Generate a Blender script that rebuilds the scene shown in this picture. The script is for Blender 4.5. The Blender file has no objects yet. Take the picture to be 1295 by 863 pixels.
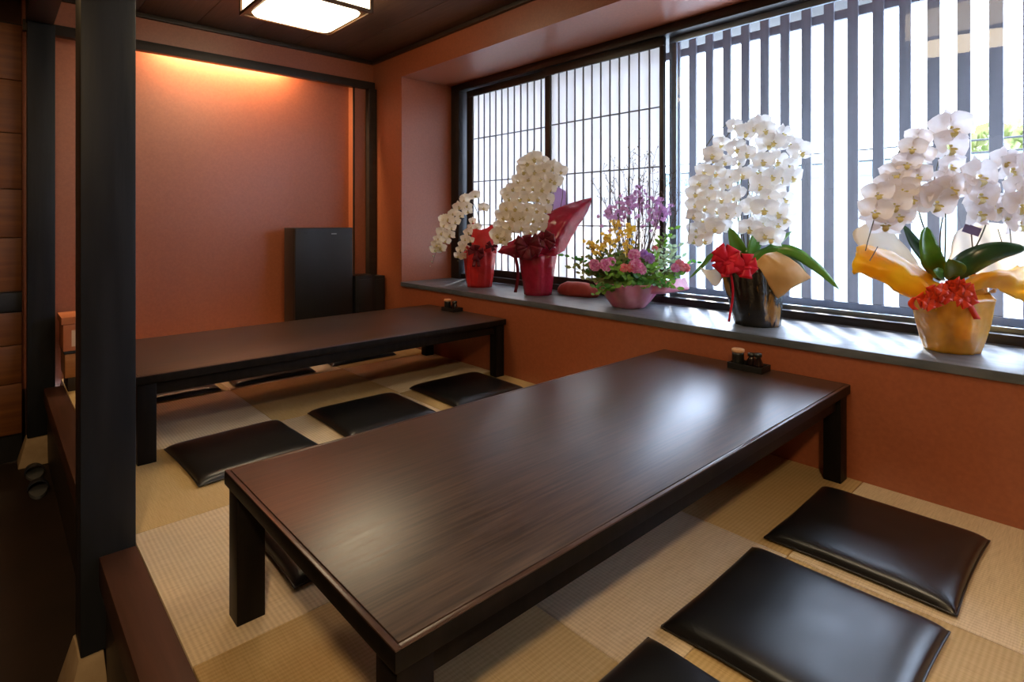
import bpy, bmesh, math, random
from mathutils import Vector, Matrix, noise
random.seed(7)
PI = math.pi
sc = bpy.context.scene
COL = sc.collection

# ------------------------------------------------------------------ camera, sky, sun, exposure
CAM = Vector((5.125, -2.83, 1.15))
TH = math.radians(42.62)
FW = Vector((-math.cos(TH), math.sin(TH), 0))
RT = Vector((math.sin(TH), math.cos(TH), 0))
UP = Vector((0, 0, 1))
cd = bpy.data.cameras.new('camera'); cam = bpy.data.objects.new('camera', cd); COL.objects.link(cam)
cam.location = CAM; cam.rotation_euler = (PI/2, 0, PI/2 - TH)
cd.sensor_width = 36; cd.lens = 36*719/1295; cd.shift_y = -(431.5-279)/1295; cd.clip_start = 0.02
sc.camera = cam
w = bpy.data.worlds.new('sky'); sc.world = w; w.use_nodes = True
bg = w.node_tree.nodes['Background']; bg.inputs[0].default_value = (0.72, 0.88, 1.16, 1); bg.inputs[1].default_value = 5.2
SUN_DIR = Vector((0.345, -0.495, -0.50)).normalized()
sl = bpy.data.lights.new('sun', 'SUN'); sl.energy = 5.5; sl.angle = math.radians(2.0); sl.color = (1, .96, .9)
so = bpy.data.objects.new('sun', sl); COL.objects.link(so); so.location = (0, 6, 8)
so.rotation_euler = SUN_DIR.to_track_quat('-Z', 'Y').to_euler()
sc.view_settings.view_transform = 'Standard'; sc.view_settings.look = 'None'
sc.view_settings.gamma = 1; sc.view_settings.use_curve_mapping = False
sc.view_settings.exposure = 1.6
WARM = (1.0, .70, .38)

def area(name, loc, sx, sy, power, col, rot=(0, 0, 0), spread=None):
    l = bpy.data.lights.new(name, 'AREA'); l.shape = 'RECTANGLE'; l.size = sx; l.size_y = sy
    l.energy = power; l.color = col
    if spread: l.spread = spread
    o = bpy.data.objects.new(name, l); COL.objects.link(o); o.location = loc; o.rotation_euler = rot
    return o
# strip lamp hidden behind the lintel of the recessed back wall
area('cove_strip', (-0.060, -1.35, 2.62), 0.05, 1.0, 19, (1, .74, .44))
# added warm fill: unseen aisle lamps, behind the camera and by the cabinet
area('aisle_fill', (6.0, -3.4, 2.72), 0.25, 0.25, 24, WARM)
area('aisle_fill', (1.3, -3.5, 2.72), 0.2, 0.2, 3.0, (1, .62, .28))

# ------------------------------------------------------------------ materials
def hexl(h):
    h = h.lstrip('#'); r = [int(h[i:i+2], 16)/255 for i in (0, 2, 4)]
    return tuple(c/12.92 if c <= .04045 else ((c+.055)/1.055)**2.4 for c in r) + (1,)
def nodes(name):
    m = bpy.data.materials.new(name); m.use_nodes = True
    nt = m.node_tree; return m, nt, nt.nodes['Principled BSDF']
def N(nt, t, **k):
    n = nt.nodes.new(t)
    for a, b in k.items():
        if a in n.inputs: n.inputs[a].default_value = b
        else: setattr(n, a, b)
    return n
def mat(name, col, rough=.5, col2=None, scale=(8, 8, 8), bump=0, bscale=None, metal=0, detail=4, spec=.5,
        coat=0, ramp=(.35, .7), sheen=0, bdist=.002, rvar=0):
    """base colour with a procedural second tone and relief"""
    m, nt, b = nodes(name)
    b.inputs['Roughness'].default_value = rough; b.inputs['Metallic'].default_value = metal
    b.inputs['Specular IOR Level'].default_value = spec
    b.inputs['Coat Weight'].default_value = coat
    b.inputs['Base Color'].default_value = col
    tc = N(nt, 'ShaderNodeTexCoord')
    mp = N(nt, 'ShaderNodeMapping'); mp.inputs['Scale'].default_value = scale
    nt.links.new(tc.outputs['Object'], mp.inputs['Vector'])
    nz = N(nt, 'ShaderNodeTexNoise'); nz.inputs['Scale'].default_value = 1; nz.inputs['Detail'].default_value = detail
    nt.links.new(mp.outputs[0], nz.inputs['Vector'])
    if col2:
        r = N(nt, 'ShaderNodeValToRGB'); r.color_ramp.elements[0].position = ramp[0]; r.color_ramp.elements[1].position = ramp[1]
        r.color_ramp.elements[0].color = col; r.color_ramp.elements[1].color = col2
        nt.links.new(nz.outputs[0], r.inputs[0]); nt.links.new(r.outputs[0], b.inputs['Base Color'])
    if rvar:
        mr = N(nt, 'ShaderNodeMapRange'); mr.inputs[1].default_value = .3; mr.inputs[2].default_value = .7
        mr.inputs[3].default_value = rough-rvar; mr.inputs[4].default_value = rough+rvar
        nt.links.new(nz.outputs[0], mr.inputs[0]); nt.links.new(mr.outputs[0], b.inputs['Roughness'])
    if bump:
        src = nz
        if bscale:
            mp2 = N(nt, 'ShaderNodeMapping'); mp2.inputs['Scale'].default_value = bscale
            nt.links.new(tc.outputs['Object'], mp2.inputs['Vector'])
            src = N(nt, 'ShaderNodeTexNoise'); src.inputs['Scale'].default_value = 1; src.inputs['Detail'].default_value = 5
            nt.links.new(mp2.outputs[0], src.inputs['Vector'])
        bp = N(nt, 'ShaderNodeBump'); bp.inputs['Strength'].default_value = bump; bp.inputs['Distance'].default_value = bdist
        nt.links.new(src.outputs[0], bp.inputs['Height']); nt.links.new(bp.outputs[0], b.inputs['Normal'])
    return m
def emit(name, col, s):
    m, nt, b = nodes(name)
    b.inputs['Base Color'].default_value = (.8, .8, .8, 1)
    b.inputs['Emission Color'].default_value = col; b.inputs['Emission Strength'].default_value = s
    return m
def soft(name, col, trans=.4, rough=.6, col2=None, scale=20, bump=0, spec=.3):
    """thin sheet or petal: diffuse plus translucent"""
    m, nt, b = nodes(name)
    b.inputs['Roughness'].default_value = rough; b.inputs['Base Color'].default_value = col
    b.inputs['Specular IOR Level'].default_value = spec
    t = N(nt, 'ShaderNodeBsdfTranslucent'); t.inputs[0].default_value = col
    tc = N(nt, 'ShaderNodeTexCoord')
    nz = N(nt, 'ShaderNodeTexNoise'); nz.inputs['Scale'].default_value = scale
    nt.links.new(tc.outputs['Object'], nz.inputs['Vector'])
    if col2:
        r = N(nt, 'ShaderNodeValToRGB'); r.color_ramp.elements[0].color = col; r.color_ramp.elements[1].color = col2
        r.color_ramp.elements[0].position = .38; r.color_ramp.elements[1].position = .68
        nt.links.new(nz.outputs[0], r.inputs[0])
        nt.links.new(r.outputs[0], b.inputs['Base Color']); nt.links.new(r.outputs[0], t.inputs[0])
    if bump:
        bp = N(nt, 'ShaderNodeBump'); bp.inputs['Strength'].default_value = bump; bp.inputs['Distance'].default_value = .03
        nt.links.new(nz.outputs[0], bp.inputs['Height']); nt.links.new(bp.outputs[0], b.inputs['Normal'])
    mx = N(nt, 'ShaderNodeMixShader'); mx.inputs[0].default_value = trans
    out = nt.nodes['Material Output']
    nt.links.new(b.outputs[0], mx.inputs[1]); nt.links.new(t.outputs[0], mx.inputs[2]); nt.links.new(mx.outputs[0], out.inputs[0])
    return m
def tatami(name, col, col2, axis):
    m, nt, b = nodes(name)
    b.inputs['Roughness'].default_value = .62; b.inputs['Specular IOR Level'].default_value = .3
    tc = N(nt, 'ShaderNodeTexCoord'); mp = N(nt, 'ShaderNodeMapping')
    mp.inputs['Scale'].default_value = (1, 1, 1)
    nt.links.new(tc.outputs['Object'], mp.inputs[0])
    wv = N(nt, 'ShaderNodeTexWave'); wv.bands_direction = axis; wv.inputs['Scale'].default_value = 22; wv.inputs['Distortion'].default_value = .25
    nt.links.new(mp.outputs[0], wv.inputs[0])
    mp2 = N(nt, 'ShaderNodeMapping'); mp2.inputs['Scale'].default_value = (14, 240, 1) if axis == 'X' else (240, 14, 1)
    nt.links.new(tc.outputs['Object'], mp2.inputs[0])
    nz = N(nt, 'ShaderNodeTexNoise'); nz.inputs['Scale'].default_value = 1; nt.links.new(mp2.outputs[0], nz.inputs[0])
    mm = N(nt, 'ShaderNodeMath', operation='MULTIPLY_ADD'); mm.inputs[1].default_value = .35
    nt.links.new(wv.outputs[1], mm.inputs[0]); nt.links.new(nz.outputs[0], mm.inputs[2])
    r = N(nt, 'ShaderNodeValToRGB'); r.color_ramp.elements[0].position = .25; r.color_ramp.elements[1].position = .95
    r.color_ramp.elements[0].color = col; r.color_ramp.elements[1].color = col2
    nt.links.new(mm.outputs[0], r.inputs[0]); nt.links.new(r.outputs[0], b.inputs[0])
    bp = N(nt, 'ShaderNodeBump'); bp.inputs['Strength'].default_value = .35; bp.inputs['Distance'].default_value = .002
    nt.links.new(mm.outputs[0], bp.inputs['Height']); nt.links.new(bp.outputs[0], b.inputs['Normal'])
    return m
def glass(name, tint=(1, 1, 1, 1), f=1.0):
    m = bpy.data.materials.new(name); m.use_nodes = True; nt = m.node_tree; nt.nodes.clear()
    out = N(nt, 'ShaderNodeOutputMaterial'); t = N(nt, 'ShaderNodeBsdfTransparent'); t.inputs[0].default_value = tint
    g = N(nt, 'ShaderNodeBsdfGlossy'); g.inputs['Roughness'].default_value = .01
    fr = N(nt, 'ShaderNodeFresnel'); fr.inputs[0].default_value = 1.5
    mx = N(nt, 'ShaderNodeMixShader')
    nt.links.new(fr.outputs[0], mx.inputs[0]); nt.links.new(t.outputs[0], mx.inputs[1]); nt.links.new(g.outputs[0], mx.inputs[2])
    nt.links.new(mx.outputs[0], out.inputs[0]); return m
def paper(name):
    m = bpy.data.materials.new(name); m.use_nodes = True; nt = m.node_tree; nt.nodes.clear()
    out = N(nt, 'ShaderNodeOutputMaterial'); t = N(nt, 'ShaderNodeBsdfTransparent'); t.inputs[0].default_value = (.95, .96, 1, 1)
    tr = N(nt, 'ShaderNodeBsdfTranslucent'); tr.inputs[0].default_value = (.84, .79, .74, 1)
    d = N(nt, 'ShaderNodeBsdfDiffuse'); d.inputs[0].default_value = (.75, .75, .78, 1)
    a = N(nt, 'ShaderNodeMixShader'); a.inputs[0].default_value = .32
    b = N(nt, 'ShaderNodeMixShader'); b.inputs[0].default_value = .12
    nt.links.new(tr.outputs[0], a.inputs[1]); nt.links.new(d.outputs[0], a.inputs[2])
    nt.links.new(a.outputs[0], b.inputs[1]); nt.links.new(t.outputs[0], b.inputs[2])
    nt.links.new(b.outputs[0], out.inputs[0]); return m

M = {}
M['wall'] = mat('terracotta_wallpaper', (.315, .083, .031, 1), .40, (.37, .102, .041, 1), (60, 60, 60), .12, (170, 170, 170), spec=1.0)
M['ceil'] = mat('dark_ceiling_wood', hexl('#46352a'), .42, hexl('#5a4536'), (3, 60, 3), .2, spec=.4)
M['post'] = mat('charcoal_stained_wood', (.0105, .0125, .016, 1), .42, (.018, .020, .024, 1), (14, 14, 1.2), .35, (60, 60, 4), spec=.25, rvar=.08)
M['rail'] = mat('brown_stained_wood', (.055, .020, .011, 1), .42, (.085, .032, .018, 1), (2, 40, 30), .3, spec=.45)
M['beam'] = mat('dark_brown_beam', (.018, .010, .006, 1), .5, (.03, .017, .01, 1), (20, 2, 20), .2)
M['table'] = mat('dark_oak_table_top', (.021, .0115, .0085, 1), .335, (.078, .044, .031, 1), (120, 4.5, 10), .13, (260, 7, 20), spec=1.0, rvar=.03, bdist=.0012, ramp=(.36, .66), detail=8)
M['tleg'] = mat('black_brown_table_wood', (.006, .005, .0045, 1), .45, (.012, .009, .008, 1), (30, 30, 3), .15, spec=.12)
M['tedge'] = mat('worn_table_edge', (.05, .024, .016, 1), .28, (.08, .04, .028, 1), (20, 20, 20), .1, spec=.6)
M['tat1'] = tatami('tatami_sheen_light', (.60, .46, .29, 1), (.82, .67, .47, 1), 'Y')  # same straw on every mat; the paler tone stands in for weave sheen
M['tat2'] = tatami('tatami_sheen_golden', (.50, .335, .14, 1), (.65, .47, .23, 1), 'X')  # turned weave: duller sheen put into the colour as a golden tone
M['leather'] = mat('black_leather', (.0065, .0065, .0075, 1), .34, (.009, .009, .010, 1), (9, 9, 9), .08, (260, 260, 260), spec=.8, rvar=.03, bdist=.0008)
M['slate'] = mat('grey_slate_sill', (.075, .09, .11, 1), .36, (.14, .155, .18, 1), (6, 25, 10), .15, (90, 90, 90), spec=.5)
M['frame'] = mat('dark_brown_window_frame', (.012, .008, .0065, 1), .4, (.022, .014, .011, 1), (20, 20, 20), .1)
M['kumiko'] = mat('thin_dark_lattice_bar', (.11, .11, .12, 1), .55, (.14, .14, .15, 1), (20, 20, 20))
M['alu'] = mat('grey_aluminium_sash', (.24, .29, .35, 1), .35, (.28, .33, .39, 1), (4, 4, 40), metal=.5)
M['ledge'] = mat('silver_outer_ledge', (.085, .10, .14, 1), .16, (.12, .135, .175, 1), (12, 12, 12), metal=.0)
M['slat'] = mat('weathered_grey_slat', (.19, .20, .235, 1), .6, (.23, .24, .28, 1), (30, 30, 2), .2)
M['glass'] = glass('window_glass')
M['paper'] = paper('shoji_paper')
M['black'] = mat('satin_black_plastic', (.010, .0095, .0095, 1), .36, (.013, .012, .012, 1), (12, 12, 12))
M['black2'] = mat('matt_black_plastic', (.005, .005, .006, 1), .5, (.008, .008, .008, 1), (12, 12, 12))
M['silver'] = mat('silver_print', (.35, .34, .32, 1), .35, metal=.6)
M['plinth'] = mat('beige_plaster_stone', (.42, .30, .17, 1), .8, (.50, .37, .22, 1), (15, 15, 15), .3, (90, 90, 90))
M['dfloor'] = mat('dark_aisle_floor', (.016, .008, .004, 1), .6, (.026, .013, .007, 1), (4, 4, 4), .3, (30, 30, 30))
M['cabwood'] = mat('amber_cabinet_wood', (.13, .036, .004, 1), .5, (.21, .068, .009, 1), (2, 2, 26), .15)
M['awall'] = mat('aisle_brown_wall', (.12, .06, .035, 1), .8, (.14, .07, .04, 1), (30, 30, 30))
M['lampwood'] = mat('lantern_wood', (.11, .05, .018, 1), .5, (.15, .07, .028, 1), (30, 30, 30))
M['lampside'] = emit('lantern_side_paper', (1, .80, .50, 1), 2.0)
M['lampbot'] = emit('lantern_bottom_diffuser', (1, .80, .52, 1), 4.5)
M['lampbot2'] = emit('front_lantern_diffuser', (1, .80, .52, 1), 6.0)
M['petal'] = soft('white_orchid_petal', (.92, .90, .87, 1), .45, .5, (.95, .94, .92, 1), 30)
M['petalw'] = soft('cream_orchid_petal', (.92, .84, .70, 1), .48, .5, (.95, .89, .78, 1), 30)
M['petalp'] = soft('blush_orchid_petal', (.93, .88, .87, 1), .45, .5, (.95, .91, .91, 1), 12)
M['lip'] = mat('yellow_orchid_lip', (.62, .50, .10, 1), .5, (.80, .74, .42, 1), (120, 120, 120))
M['lipw'] = mat('ochre_orchid_lip', (.50, .38, .10, 1), .5, (.66, .55, .25, 1), (120, 120, 120))
M['stem'] = mat('green_brown_stem', (.07, .085, .03, 1), .5, (.10, .06, .035, 1), (30, 30, 30))
M['bud'] = mat('pale_green_bud', (.42, .45, .22, 1), .5, (.52, .50, .30, 1), (40, 40, 40))
M['oleaf'] = mat('glossy_orchid_leaf', (.06, .20, .02, 1), .28, (.12, .30, .04, 1), (10, 10, 10), .1, spec=.6)
M['oleafd'] = mat('dark_orchid_leaf', (.012, .05, .018, 1), .28, (.03, .10, .03, 1), (10, 10, 10), .1, spec=.6)
M['red'] = soft('red_wrap_paper', (.66, .030, .030, 1), .22, .3, (.54, .022, .026, 1), 14, .5, spec=.5)
M['red2'] = soft('dull_red_paper', (.50, .09, .07, 1), .2, .5, (.42, .06, .05, 1), 14)
M['darkred'] = soft('dark_red_ribbon', (.17, .008, .02, 1), .15, .4, (.11, .006, .014, 1), 20, .3)
M['wine'] = soft('wine_foil_wrap', (.46, .016, .055, 1), .2, .25, (.34, .012, .04, 1), 12, .5, spec=.8)
M['lilacfilm'] = soft('lilac_tissue', (.66, .50, .74, 1), .6, .5)
M['pinkwrap'] = soft('pink_wrap_paper', (.74, .22, .38, 1), .3, .3, (.82, .42, .50, 1), 9, .5, spec=.7)
M['blackwrap'] = mat('black_gold_foil_wrap', (.008, .007, .006, 1), .25, (.26, .13, .02, 1), (13, 13, 4), .6, (25, 25, 25), ramp=(.62, .67), spec=.8, bdist=.01)
M['goldsheet'] = soft('kraft_gold_sheet', (.62, .36, .12, 1), .25, .35, (.70, .44, .18, 1), 10, .3)
M['gold'] = soft('gold_wrap_pot', (.90, .50, .05, 1), .25, .25, (.66, .32, .02, 1), 11, .6, spec=.9)
M['yellow'] = soft('yellow_orange_sheet', (.98, .66, .04, 1), .45, .35, (.95, .48, .02, 1), 6, .4, spec=.5)
M['tissue'] = soft('white_tissue_sheet', (.88, .84, .78, 1), .5, .6, (.90, .78, .62, 1), 5, .2)
M['ribred'] = soft('red_organza_ribbon', (.80, .02, .05, 1), .3, .4, (.65, .01, .03, 1), 12, .3)
M['ribor'] = soft('orange_red_ribbon', (.90, .09, .02, 1), .3, .35, (.80, .05, .015, 1), 12, .3)
M['tag'] = mat('purple_card', (.16, .11, .24, 1), .5, (.20, .14, .28, 1), (30, 30, 30))
M['lf1'] = soft('bright_green_leaf', (.16, .36, .04, 1), .4, .4, (.24, .46, .08, 1), 30)
M['lf2'] = soft('olive_leaf', (.16, .20, .06, 1), .35, .45, (.26, .28, .10, 1), 30)
M['lf3'] = soft('mint_leaf', (.42, .60, .36, 1), .4, .45, (.52, .68, .46, 1), 30)
M['lf4'] = soft('deep_green_leaf', (.05, .20, .03, 1), .35, .35, (.09, .28, .05, 1), 30)
M['lilac'] = soft('lilac_blossom', (.60, .30, .60, 1), .4, .5, (.72, .42, .70, 1), 40)
M['yel'] = soft('yellow_blossom', (.88, .55, .04, 1), .4, .5, (.92, .66, .10, 1), 40)
M['pink'] = soft('pink_blossom', (.72, .16, .42, 1), .35, .5, (.86, .50, .70, 1), 60)
M['violet'] = soft('violet_blossom', (.42, .20, .60, 1), .35, .5, (.58, .36, .76, 1), 60)
M['rose'] = soft('rose_blossom', (.80, .16, .20, 1), .35, .5, (.86, .40, .40, 1), 60)
M['twig'] = mat('brown_twig', (.10, .065, .045, 1), .7, (.14, .09, .07, 1), (30, 30, 30))
M['cork'] = mat('cork_lid', (.55, .30, .15, 1), .7, (.65, .38, .20, 1), (90, 90, 90), .3)
M['ceramic'] = mat('black_ceramic', (.008, .009, .008, 1), .3, (.012, .012, .011, 1), (20, 20, 20), spec=.6)
M['dglass'] = mat('dark_soy_glass', (.008, .004, .004, 1), .08, (.012, .006, .006, 1), (20, 20, 20), spec=.8)
M['boxor'] = mat('orange_carton', (.42, .12, .04, 1), .6, (.48, .15, .05, 1), (12, 12, 12))
M['label'] = mat('cream_label', (.62, .42, .26, 1), .6, (.66, .46, .3, 1), (12, 12, 12))
M['boxwood'] = mat('amber_wood_box', (.34, .13, .035, 1), .5, (.42, .17, .05, 1), (3, 3, 40))
M['slipper'] = mat('navy_slipper', (.012, .018, .035, 1), .5, (.02, .03, .05, 1), (30, 30, 30))
M['slipin'] = mat('grey_slipper_trim', (.12, .13, .14, 1), .6)
M['asphalt'] = mat('pale_street', (.42, .44, .45, 1), .9, (.50, .52, .53, 1), (2, 2, 2))
M['swall'] = mat('pale_street_wall', (.25, .29, .28, 1), .8, (.30, .34, .33, 1), (1, 1, 1))
M['concrete'] = mat('pale_concrete', (.30, .32, .34, 1), .8, (.34, .36, .38, 1), (3, 3, 3), .2)
M['tree'] = soft('sunlit_foliage', (.13, .17, .05, 1), .3, .7, (.26, .27, .10, 1), 2)
M['teal'] = mat('grey_green_fence', (.11, .16, .155, 1), .7, (.14, .19, .18, 1), (3, 3, 3))
M['cable'] = mat('black_cable', (.02, .02, .02, 1), .6)

# ------------------------------------------------------------------ mesh helpers
class MB:
    def __init__(s): s.v = []; s.f = []; s.mi = []; s.cur = 0
    def add(s, vs, fs):
        o = len(s.v); s.v += [Vector(p) for p in vs]
        for f in fs: s.f.append([o+i for i in f]); s.mi.append(s.cur)
    def box(s, a, b):
        (x0, y0, z0), (x1, y1, z1) = a, b
        s.add([(x0,y0,z0),(x1,y0,z0),(x1,y1,z0),(x0,y1,z0),(x0,y0,z1),(x1,y0,z1),(x1,y1,z1),(x0,y1,z1)],
              [(0,3,2,1),(4,5,6,7),(0,1,5,4),(1,2,6,5),(2,3,7,6),(3,0,4,7)])
    def grid(s, fn, nu, nv, closeu=False):
        vs = [fn(i/nu, j/nv) for j in range(nv+1) for i in range(nu+(0 if closeu else 1))]
        W = nu if closeu else nu+1; fs = []
        for j in range(nv):
            for i in range(nu):
                i2 = (i+1) % W
                fs.append((j*W+i, j*W+i2, (j+1)*W+i2, (j+1)*W+i))
        s.add(vs, fs)
    def tube(s, pts, r, n=6):
        pts = [Vector(p) for p in pts]; rs = r if isinstance(r, (list, tuple)) else [r]*len(pts)
        vs = []; prev = None
        for i, p in enumerate(pts):
            t = (pts[min(i+1, len(pts)-1)]-pts[max(i-1, 0)])
            t = t.normalized() if t.length > 1e-9 else Vector((0, 0, 1))
            if prev is None:
                a = t.orthogonal().normalized()
            else:
                a = (prev - t*prev.dot(t)); a = a.normalized() if a.length > 1e-6 else t.orthogonal().normalized()
            prev = a; b = t.cross(a)
            for k in range(n):
                an = 2*PI*k/n; vs.append(p+(a*math.cos(an)+b*math.sin(an))*rs[i])
        fs = []
        for i in range(len(pts)-1):
            for k in range(n):
                k2 = (k+1) % n; fs.append((i*n+k, i*n+k2, (i+1)*n+k2, (i+1)*n+k))
        fs.append(tuple(range(n))[::-1]); fs.append(tuple(range((len(pts)-1)*n, len(pts)*n)))
        s.add(vs, fs)
    def lathe(s, prof, n=24, c=(0, 0, 0), mod=None):
        """prof: list of (r, z); mod(angle, t) multiplies the radius"""
        vs = []; c = Vector(c)
        for j, (r, z) in enumerate(prof):
            for k in range(n):
                a = 2*PI*k/n; q = r*(mod(a, j/(len(prof)-1)) if mod else 1)
                vs.append(c+Vector((q*math.cos(a), q*math.sin(a), z)))
        fs = []
        for j in range(len(prof)-1):
            for k in range(n):
                k2 = (k+1) % n; fs.append((j*n+k, j*n+k2, (j+1)*n+k2, (j+1)*n+k))
        if prof[0][0] > 1e-6: fs.append(tuple(range(n))[::-1])
        if prof[-1][0] > 1e-6: fs.append(tuple(range((len(prof)-1)*n, len(prof)*n)))
        s.add(vs, fs)
    def mesh(s, name, mats, org=(0, 0, 0), bevel=0, smooth=False, merge=False):
        me = bpy.data.meshes.new(name); o = Vector(org)
        me.from_pydata([tuple(v-o) for v in s.v], [], s.f)
        for p, i in zip(me.polygons, s.mi): p.material_index = i
        for m in (mats if isinstance(mats, (list, tuple)) else [mats]): me.materials.append(m)
        if bevel or merge:
            bm = bmesh.new(); bm.from_mesh(me)
            if merge: bmesh.ops.remove_doubles(bm, verts=bm.verts, dist=1e-5)
            if bevel: bmesh.ops.bevel(bm, geom=list(bm.edges), offset=bevel, segments=2, profile=.6, affect='EDGES')
            bm.to_mesh(me); bm.free()
        if smooth or bevel:
            for p in me.polygons: p.use_smooth = True
            if bevel:
                try: me.set_sharp_from_angle(angle=math.radians(35))
                except Exception: pass
        return me
def link(name, me, parent=None, loc=(0, 0, 0)):
    o = bpy.data.objects.new(name, me); COL.objects.link(o); o.location = loc
    if parent: o.parent = parent
    return o
def build(mb, name, mats, parent=None, bevel=0, smooth=False, merge=False, org=None, solid=0, sub=0):
    """vertices are in world space; a part is stored relative to its thing's base"""
    root = Vector((0, 0, 0)); q = parent
    while q: root += q.location; q = q.parent
    if org is None: org = root
    me = mb.mesh(name, mats, org, bevel, smooth, merge)
    o = link(name, me, parent, Vector(org)-root)
    if sub:
        m = o.modifiers.new('sub', 'SUBSURF'); m.levels = sub; m.render_levels = sub
    if solid:
        m = o.modifiers.new('thick', 'SOLIDIFY'); m.thickness = solid; m.offset = 0
    return o
def box(name, a, b, m, parent=None, bevel=.002, **k):
    mb = MB(); mb.box(a, b)
    org = None
    if parent is None: org = ((a[0]+b[0])/2, (a[1]+b[1])/2, a[2])
    return build(mb, name, m, parent, bevel=bevel, org=org, **k)
def tag(o, label, cat, group=None, kind=None):
    o['label'] = label; o['category'] = cat
    if group: o['group'] = group
    if kind: o['kind'] = kind
    return o
def thing(name, label, cat, loc, group=None):
    o = bpy.data.objects.new(name, None); COL.objects.link(o); o.location = loc; o.empty_display_size = .05
    return tag(o, label, cat, group)
def S(o): o['kind'] = 'structure'; return o
def copy_tree(o, parent=None):
    c = o.copy(); COL.objects.link(c); c.parent = parent
    for ch in list(o.children): copy_tree(ch, c)
    return c

# ------------------------------------------------------------------ the room
XE, YE, ZC = 7.4, -5.2, 2.735       # end of the room, far side of the aisle, ceiling height
FZ = -0.50                          # aisle floor
SB, NT, ND, NX = .578, 2.49, .62, .53   # sill height, bay top, bay depth, bay left end
NE = 6.3
YP = -2.445                         # inner edge of the platform rail

fl = S(box('floor', (-.2, YP, -.12), (XE, .0, -.03), M['boxwood'], bevel=0))
rows = [(-.813, 0), (-1.626, -.813), (-2.445, -1.626)]
xs = [-.12, .155, .99, 1.825, 2.656, 3.49, 4.33, 5.165, 6.0, 6.835, XE]
for j, (y0, y1) in enumerate(rows):
    for i in range(len(xs)-1):
        light = (i+j) % 2 == 0
        g = .0012
        c = ((xs[i]+xs[i+1])/2, (y0+y1)/2, 0)
        mb = MB(); mb.box((xs[i]+g, y0+g, -.03), (xs[i+1]-g, y1-g, 0))
        build(mb, 'tatami_mat', M['tat1'] if light else M['tat2'], fl, bevel=.003)
af = S(box('floor', (-.6, YE, FZ-.1), (XE, -2.50, FZ), M['dfloor'], bevel=0))
S(box('floor_riser', (-.24, -2.535, FZ), (XE, YP-.02, -.1), M['beam'], bevel=0))['label'] = 'dark riser board below the platform rail'

# window wall
wr = S(box('wall_right', (-.2, 0, -.03), (XE, .12, SB-.038), M['wall'], bevel=0))
for a, b in [((-.2, 0, SB-.038), (NX, .12, NT)), ((NE, 0, SB-.038), (XE, .12, NT)), ((-.2, 0, NT), (XE, .12, ZC+.1)),
             ((NX-.12, .12, SB-.04), (NX, .75, NT+.1)), ((NE, .12, SB-.04), (NE+.12, .75, NT+.1)), ((NX, .12, NT), (NE, .75, NT+.1)),
             ((NX-.12, .62, -.5), (NE+.12, .75, SB-.04)), ((-.3, .62, NT+.1), (XE+.1, .75, ZC+.3))]:
    build((lambda q: (q.box(a, b), q)[1])(MB()), 'wall_panel', M['wall'], wr)
# back wall: header in front, recessed panel below it
wb = S(box('wall_back', (-.24, -2.66, -.03), (-.12, -.206, ZC+.1), M['wall'], bevel=0))
build((lambda q: (q.box((-.24, -.206, -.03), (0, 0, ZC+.1)), q)[1])(MB()), 'wall_return', M['wall'], wb)
build((lambda q: (q.box((-.03, -2.66, 2.50), (0, -.206, ZC+.1)), q)[1])(MB()), 'wall_header', M['wall'], wb)
t = S(box('trim_1', (-.03, -2.66, 2.448), (.035, -.0, 2.522), M['beam'])); t['label'] = 'dark brown lintel across the back wall'
t = S(box('trim_2', (.0, -.085, -.0), (.075, -.002, 2.447), M['beam'])); t['label'] = 'dark corner post beside the bay window'
S(box('trim_3', (-.012, -.216, 0), (.004, -.203, 2.447), M['beam'], bevel=0))['label'] = 'thin dark edge strip of the wall recess'
# ceiling with boards
ce = S(box('ceiling', (-.3, YE-.1, ZC+.012), (XE+.1, .12, ZC+.1), M['ceil'], bevel=0))
k = 0; y = -5.2
while y < 0:
    y2 = min(y+.40, 0)
    build((lambda q: (q.box((0, y+.002, ZC), (XE, y2-.002, ZC+.012)), q)[1])(MB()), 'ceiling_board', M['ceil'], ce, bevel=.002)
    y = y2
S(box('trim_4', (.0, -.035, ZC-.035), (XE, -.002, ZC-.001), M['beam']))['label'] = 'dark cornice strip along the window wall'
S(box('trim_5', (.002, -2.64, ZC-.035), (.035, -.036, ZC-.001), M['beam']))['label'] = 'dark cornice strip along the back wall'
S(box('wall_front', (XE, YE, FZ), (XE+.1, .12, ZC+.1), M['awall'], bevel=0))
S(box('wall_left', (-.6, YE-.1, FZ), (XE+.1, YE, ZC+.1), M['awall'], bevel=0))
S(box('wall_left', (-.30, YE, FZ), (-.245, -2.30, ZC+.1), M['awall'], bevel=0))
S(box('trim_6', (.0, -2.645, 2.50), (XE, -2.50, ZC-.001), M['beam']))['label'] = 'dark overhead beam along the platform edge'

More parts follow.
